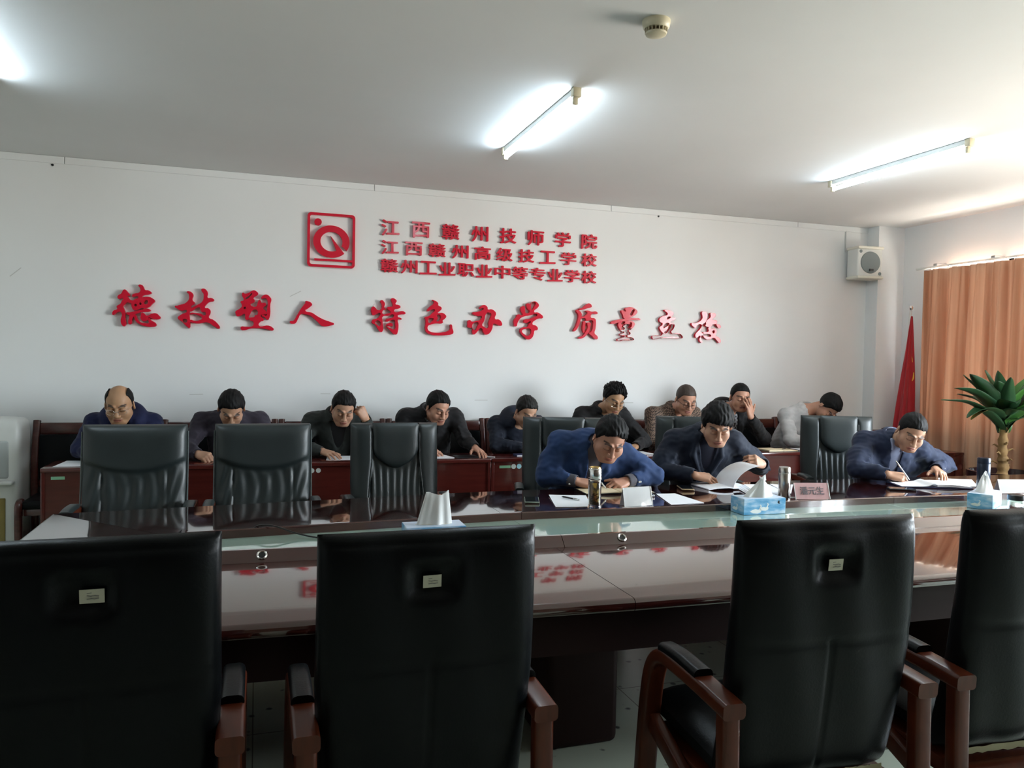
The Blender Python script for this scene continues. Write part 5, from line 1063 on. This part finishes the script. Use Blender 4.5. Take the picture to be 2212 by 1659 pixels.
def tissue_box(c, ang, label, kind):
    t = thing('tissue_box', label, 'tissue box', (c[0], c[1], ZG + .0005), math.radians(ang)); w, d, h = .120, .060, .080
    bx_ = obj('carton', box(NB(), (-w, -d, 0), (w, d, h), .0015, 1), M['lake'], t, 0)
    obj('top_panel', box(NB(), (-w + .002, -d + .002, h), (w - .002, d - .002, h + .0006)), M['boxtop'], bx_, 0); obj('opening_film', prism(NB(), [(.075 * math.cos(a), .024 * math.sin(a)) for a in np.linspace(0, 2 * math.pi, 33)[:-1]], h + .0006, h + .001), M['cream_pl'], bx_, 0)
    for s, ox, oz, y in ((1.0, -.085, .012, -d), (.85, -.035, .024, -d)):
        b = NB(); prism(b, [(ox + x * s, oz + z * s) for x, z in SW], 0, .0006); bmesh.ops.rotate(b, verts=b.verts, cent=(0, 0, 0), matrix=Matrix.Rotation(math.pi / 2, 3, 'X')); bmesh.ops.translate(b, verts=b.verts, vec=(0, y, 0)); obj('swan_print', b, M['swan'], bx_, 0)
    b = NB(); prism(b, [(-.045 + x * .75, .018 + z * .75) for x, z in SW], 0, .0006); bmesh.ops.rotate(b, verts=b.verts, cent=(0, 0, 0), matrix=Matrix.Rotation(math.pi / 2, 3, 'X')); bmesh.ops.rotate(b, verts=b.verts, cent=(0, 0, 0), matrix=Matrix.Rotation(-math.pi / 2, 3, 'Z')); bmesh.ops.translate(b, verts=b.verts, vec=(-w, 0, 0)); obj('swan_print', b, M['swan'], bx_, 0)
    b = NB(); prism(b, [(.072, .058), (.078, .052), (.088, .052), (.082, .060), (.086, .066), (.078, .068)], 0, .0007); bmesh.ops.rotate(b, verts=b.verts, cent=(0, 0, 0), matrix=Matrix.Rotation(math.pi / 2, 3, 'X')); bmesh.ops.translate(b, verts=b.verts, vec=(0, -d, 0)); obj('leaf_mark', b, M['black'], bx_, 0)
    H_ = .125 if kind else .105
    if kind == 1:
        def f(u, v):
            a = -2.6 + 5.2 * u; fo = .35 * math.sin(5 * a + 1) + .2 * math.sin(9 * a); rx = (.072 * (1 - v) + .046 * v) * (1 + .10 * fo * (1 - .5 * v)); ry = (.024 * (1 - v) + .010 * v) * (1 + .7 * fo * (1 - v * .6))
            return Vector((rx * math.sin(a) + .012 * v, -ry * math.cos(a), h + .0012 + H_ * v * (1 - .05 * math.cos(2 * a) - .03 * math.sin(a * 3))))
    else:
        def f(u, v):
            a = -2.7 + 5.4 * u; fo = .5 * math.sin(4 * a + .6) + .3 * math.sin(7 * a + 2); k = (1 - v) ** .8; rx = (.074 * k + .010) * (1 + .16 * fo * (.3 + v)); ry = (.026 * k + .006) * (1 + .6 * fo)
            return Vector((rx * math.sin(a) + .028 * v - .03 * v * v * math.sin(a), -ry * math.cos(a) + .006 * v, h + .0012 + H_ * v * (1 - .22 * (math.sin(1.5 * a + .4) ** 2) - .06 * fo)))
    b = NB(); sheet(b, f, 72, 18, (0, .0004, 0)); ti = obj('tissue', b, M['tissue'], t, 50); return t
tissue_box((.686, 3.062), -1, 'blue tissue box with a tall flat tissue, left on the glass', 1)
tissue_box((2.428, 3.345), -2, 'blue tissue box with swans in the middle of the glass', 0)
tissue_box((3.79, 3.215), 30, 'teal tissue box turned at an angle near the right edge', 0)
t = thing('glass_jar', 'small clear jar with a black lid in front of the right tissue box', 'jar', (3.83, 3.06, ZG + .0005))
obj('jar_body', lathe(NB(), [(0, 0), (.038, 0), (.040, .004), (.040, .052), (.034, .060), (.031, .060), (.036, .050), (.036, .006), (0, .005)], 36), M['bglass'], t); obj('lid', lathe(NB(), [(0, .0605), (.0405, .0605), (.041, .064), (.041, .086), (.037, .089), (0, .089)], 36), M['black'], t)
# papers of the man at the right
t = thing('notebook', 'open notebook with a dark blue cover under the hands of the man at the right', 'notebook', (4.12, 3.90, ZT + .0006), math.radians(-22))
obj('cover', box(NB(), (-.225, -.11, 0), (.225, .11, .005), .0015), mat('dark_blue_cover', (.010, .012, .05), .4), t)
obj('page_block', sheet(NB(), lambda u, v: Vector((-.006 - .205 * u, -.105 + .21 * v, .0125 - .006 * u + .016 * math.exp(-((u - .02) / .14) ** 2))), 14, 4, (0, 0, .005)), M['paper'], t, 60)
obj('page_block', sheet(NB(), lambda u, v: Vector((.006 + .21 * u, -.105 + .21 * v, .020 - .010 * u + .006 * math.sin(3 * u))), 14, 4, (0, 0, .013)), M['paper'], t, 60)
phone((3.80, 3.80), 60, 'dark phone beside the writing hand of the man at the right', 'black', .075, .155)
slab('sheet_of_paper', [(4.20, 3.86), (4.40, 3.78), (4.62, 4.02), (4.44, 4.14)], ZT + .001, .0016, M['paper'], 'white sheet of paper between the right notebook and the dark blue flask', 'paper', .006)
pen((4.065, 4.0, ZT + .022), (3.985, 4.04, ZT + .145), 'slim pale pen in the hand of the man at the right', 'silvercase', 'chrome', .0042)
tag(obj('cable', tube(NB(), smoothpts([(-.06, 3.52, ZT + .003), (-.02, 3.42, ZT + .02), (.02, 3.375, ZT + .046), (.08, 3.345, ZT + .046), (.17, 3.30, ZT + .020), (.27, 3.24, ZG + .004), (.40, 3.20, ZG + .004), (.56, 3.20, ZG + .004), (.62, 3.22, ZG + .004)], 5), .0035, 8), M['black']), 'thin black cable crossing the rim onto the glass beside the left tissue box', 'cable')
# ---------------------------------------------------------------- things on the back desks
ZD = .7505
slab('sheet_of_paper', [(.49, 5.80), (.70, 5.78), (.72, 6.03), (.52, 6.05)], ZD, .0012, M['paper'], 'white paper under the flat hand of the man leaning on his fist', 'paper', .001)
slab('document', [(1.17, 5.77), (1.44, 5.75), (1.38, 5.99), (1.15, 6.01)], ZD, .008, M['paper'], 'white papers in front of the man in the black coat', 'paper', .004)
slab('folder', [(1.46, 5.74), (1.66, 5.74), (1.64, 5.92), (1.47, 5.94)], ZD, .004, M['black'], 'black folder beside the reaching hand on the back desk', 'folder', 0)
tag(obj('pen', tube(NB(), [(1.70, 5.79, ZD + .005), (1.76, 5.74, ZD + .005)], .0045, 8), M['silvercase']), 'short silver pen under the reaching fingers on the back desk', 'pen')
t = thing('notebook', 'closed blue notebook with silver edge on the back desk behind the fourth armchair', 'notebook', (2.02, 5.81, ZD)); obj('cover', box(NB(), (-.075, -.05, 0), (.075, .05, .016), .002), mat('dusty_blue_cover', (.03, .04, .10), .4), t); obj('page_edge', box(NB(), (-.073, -.0515, .003), (.073, .04, .013)), M['paper'], t, 0)
slab('sheet_of_paper', [(2.98, 5.74), (3.16, 5.73), (3.14, 5.95), (2.96, 5.97)], ZD, .0015, M['paper'], 'white paper in front of the man with untidy hair', 'paper', .002)
t = thing('notebook', 'open cream notebook in front of the man covering his eye', 'notebook', (4.42, 5.83, ZD)); obj('page_block', box(NB(), (-.15, -.09, .002), (-.002, .09, .016), .002), M['cream'], t); obj('page_block', box(NB(), (.002, -.09, .002), (.15, .09, .010), .002), M['cream'], t); obj('cover', box(NB(), (-.155, -.095, 0), (.155, .095, .002)), M['black'], t, 0)
pen((4.44, 5.80, ZD + .014), (4.54, 5.86, ZD + .016), 'dark pen lying on the cream notebook of the back row')
slab('sheet_of_paper', [(4.64, 5.74), (4.80, 5.73), (4.82, 5.95), (4.66, 5.97)], ZD, .0015, M['paper'], 'white paper beside the sleeve of the man in the pale grey shirt', 'paper', .002)
slab('sheet_of_paper', [(-1.26, 5.75), (-1.08, 5.75), (-1.08, 6.05), (-1.24, 6.06)], ZD, .0012, M['paper'], 'white paper at the left end of the back desk', 'paper', .001)
# ---------------------------------------------------------------- water dispenser at the left edge
t = thing('water_dispenser', 'white water dispenser with a gold panel at the left edge by the wall', 'water dispenser', (-1.765, 6.44, 0))
M['goldpanel'] = mat('gold_panel', (.30, .23, .07), .3, .5, var=.3, vscale=5)
def disp(u, v):
    a = 2 * math.pi * u; ca, sa = math.cos(a), math.sin(a); s = lambda c: math.copysign(abs(c) ** .32, c); z = [.02, .05, .60, .86, .95, 1.0, 1.02, 1.03][int(round(v * 7))]; k = [.97, 1, 1, 1, .99, .95, .82, .5][int(round(v * 7))]
    return Vector((.188 * k * s(ca), .165 * k * s(sa), z))
b = NB(); g_ = grid(b, disp, 64, 7, True); b.faces.new([r[-1] for r in g_]); b.faces.new([r[0] for r in g_][::-1]); bd = obj('housing', b, M['white'], t, 45)
obj('tap_recess', box(NB(), (-.125, -.172, .60), (.125, -.12, .88), .05, 5), mat('grey_recess', (.42, .45, .44), .5), t)
obj('drip_tray', box(NB(), (-.15, -.215, .565), (.155, -.15, .595), .012, 3), M['white'], t)
for x in (-.05, .05): obj('tap', tube(NB(), smoothpts([(x, -.165, .80), (x, -.20, .80), (x, -.205, .765)], 4), .012, 12), M['white'], t)
obj('cabinet_panel', box(NB(), (-.10, -.172, .15), (.10, -.160, .47), .05, 5), M['goldpanel'], t)
# ---------------------------------------------------------------- potted plant
t = thing('potted_dracaena', 'tall green dracaena in a dark planter in front of the curtain', 'plant', (5.62, 4.62, 0))
obj('pot', lathe(NB(), [(0, 0), (.17, 0), (.18, .02), (.235, .64), (.25, .655), (.25, .705), (.228, .705), (.222, .66), (0, .655)], 48), mat('dark_maroon_glazed_pot', (.035, .014, .016), .15, .5, coat=.3), t)
obj('soil', lathe(NB(), [(0, .655), (.220, .655), (.12, .668), (0, .675)], 32), M['soil'], t)
M['bark'] = mat('pale_brown_stem', (.34, .20, .075), .8, var=.4, vscale=20, bump=.5, bscale=40, bdist=.006)
tr = smoothpts([(0, 0, .66), (.008, 0, .76), (-.005, 0, .86), (.0, 0, 1.0), (.004, 0, 1.13)], 6)
obj('stem', tube(NB(), tr, [.042 + .006 * math.sin(i * 1.7) - .0006 * i for i in range(len(tr))], 16), M['bark'], t)
b = NB()
for k in range(9):
    a = k * 2.4; z = .74 + .026 * k; tube(b, [(.035 * math.cos(a), .035 * math.sin(a), z), (.065 * math.cos(a), .065 * math.sin(a), z + .015), (.085 * math.cos(a), .085 * math.sin(a), z + .005)], [.010, .006, .001], 6)
obj('dry_leaf_base', b, M['bark'], t)
def leaf_mat(name, c1, c2):
    m = mat(name, c1, .32, .5, var=.5, vscale=3, vcol=c2, stretch=(1, 1, 1)); nt, p, L = add_nodes(m); p.inputs['Transmission Weight'].default_value = 0; return m
LM = [leaf_mat('deep_green_leaf', (.026, .075, .026), (.012, .042, .018)), leaf_mat('bright_green_leaf', (.07, .19, .03), (.02, .09, .02)), leaf_mat('yellowing_leaf', (.32, .17, .035), (.11, .11, .02))]
def leaf(tip, w, mi, z0=1.09, bend=.5, twist=0):
    a = Vector((0, 0, z0)); e = Vector(tip); d = e - a; hz = Vector((d.x, d.y, 0)); L = d.length; mid = a + d * .36 + Vector((0, 0, 1)) * (.12 + bend * .30) * L
    side = hz.cross(Vector((0, 0, 1))); side = side.normalized() if side.length > .02 else Vector((1, 0, 0)); side = Matrix.Rotation(twist, 3, d.normalized()) @ side
    def f(u, v):
        p = a * (1 - v) ** 2 + mid * 2 * v * (1 - v) + e * v * v; ww = w * (max(0, math.sin(math.pi * min(1, (v + .10) / 1.10) ** .85)) ** .7) * (1 if v < .98 else .3) + .004
        s = 2 * u - 1; nrm_ = side.cross(d).normalized(); return p + side * s * ww + nrm_ * (abs(s) ** 1.4) * ww * .42 + nrm_ * .004 * math.sin(12 * v + s)
    b = NB(); sheet(b, f, 6, 20, (0, 0, .0012)); obj('leaf', b, LM[mi], t, 70)
for k_, (tip, w, mi, bd_, tw) in enumerate((((-.70, -.05, 1.27), .040, 0, .35, 0), ((-.50, .02, 1.36), .040, 0, .45, .3), ((-.52, -.12, 1.14), .050, 0, .9, 0), ((-.40, -.05, 1.12), .036, 2, .75, 0), ((-.37, .0, 1.47), .055, 0, .2, .4), ((-.30, .12, 1.46), .055, 0, .1, -.3), ((-.20, -.10, 1.42), .060, 0, .2, .2),
        ((-.06, .02, 1.50), .050, 0, .0, .6), ((.06, .10, 1.46), .050, 1, .0, .2), ((.20, -.05, 1.47), .055, 1, .1, -.2), ((.33, .0, 1.42), .055, 0, .3, 0), ((.48, -.05, 1.33), .055, 1, .45, 0), ((.55, .1, 1.20), .050, 0, .6, 0), ((.45, -.25, 1.12), .050, 0, .7, 0), ((-.25, -.30, 1.26), .058, 0, .6, 0), ((-.16, -.33, 1.20), .055, 0, .6, .2),
        ((.10, -.36, 1.24), .060, 1, .5, 0), ((.30, -.32, 1.28), .058, 1, .5, 0), ((-.10, .35, 1.30), .05, 0, .5, 0), ((.2, .38, 1.28), .05, 0, .5, 0), ((-.03, -.15, 1.13), .026, 1, -.2, 0), ((.62, -.12, 1.34), .05, 0, .5, 0), ((-.14, -.16, 1.45), .05, 0, .1, .1), ((.13, -.18, 1.44), .052, 1, .1, -.2), ((.02, .2, 1.5), .05, 0, .05, .3), ((.38, -.2, 1.36), .055, 1, .3, .2))):
    leaf(tip, w * 1.3, mi, 1.0 + .11 * ((k_ * 7) % 11) / 10, bd_, tw)
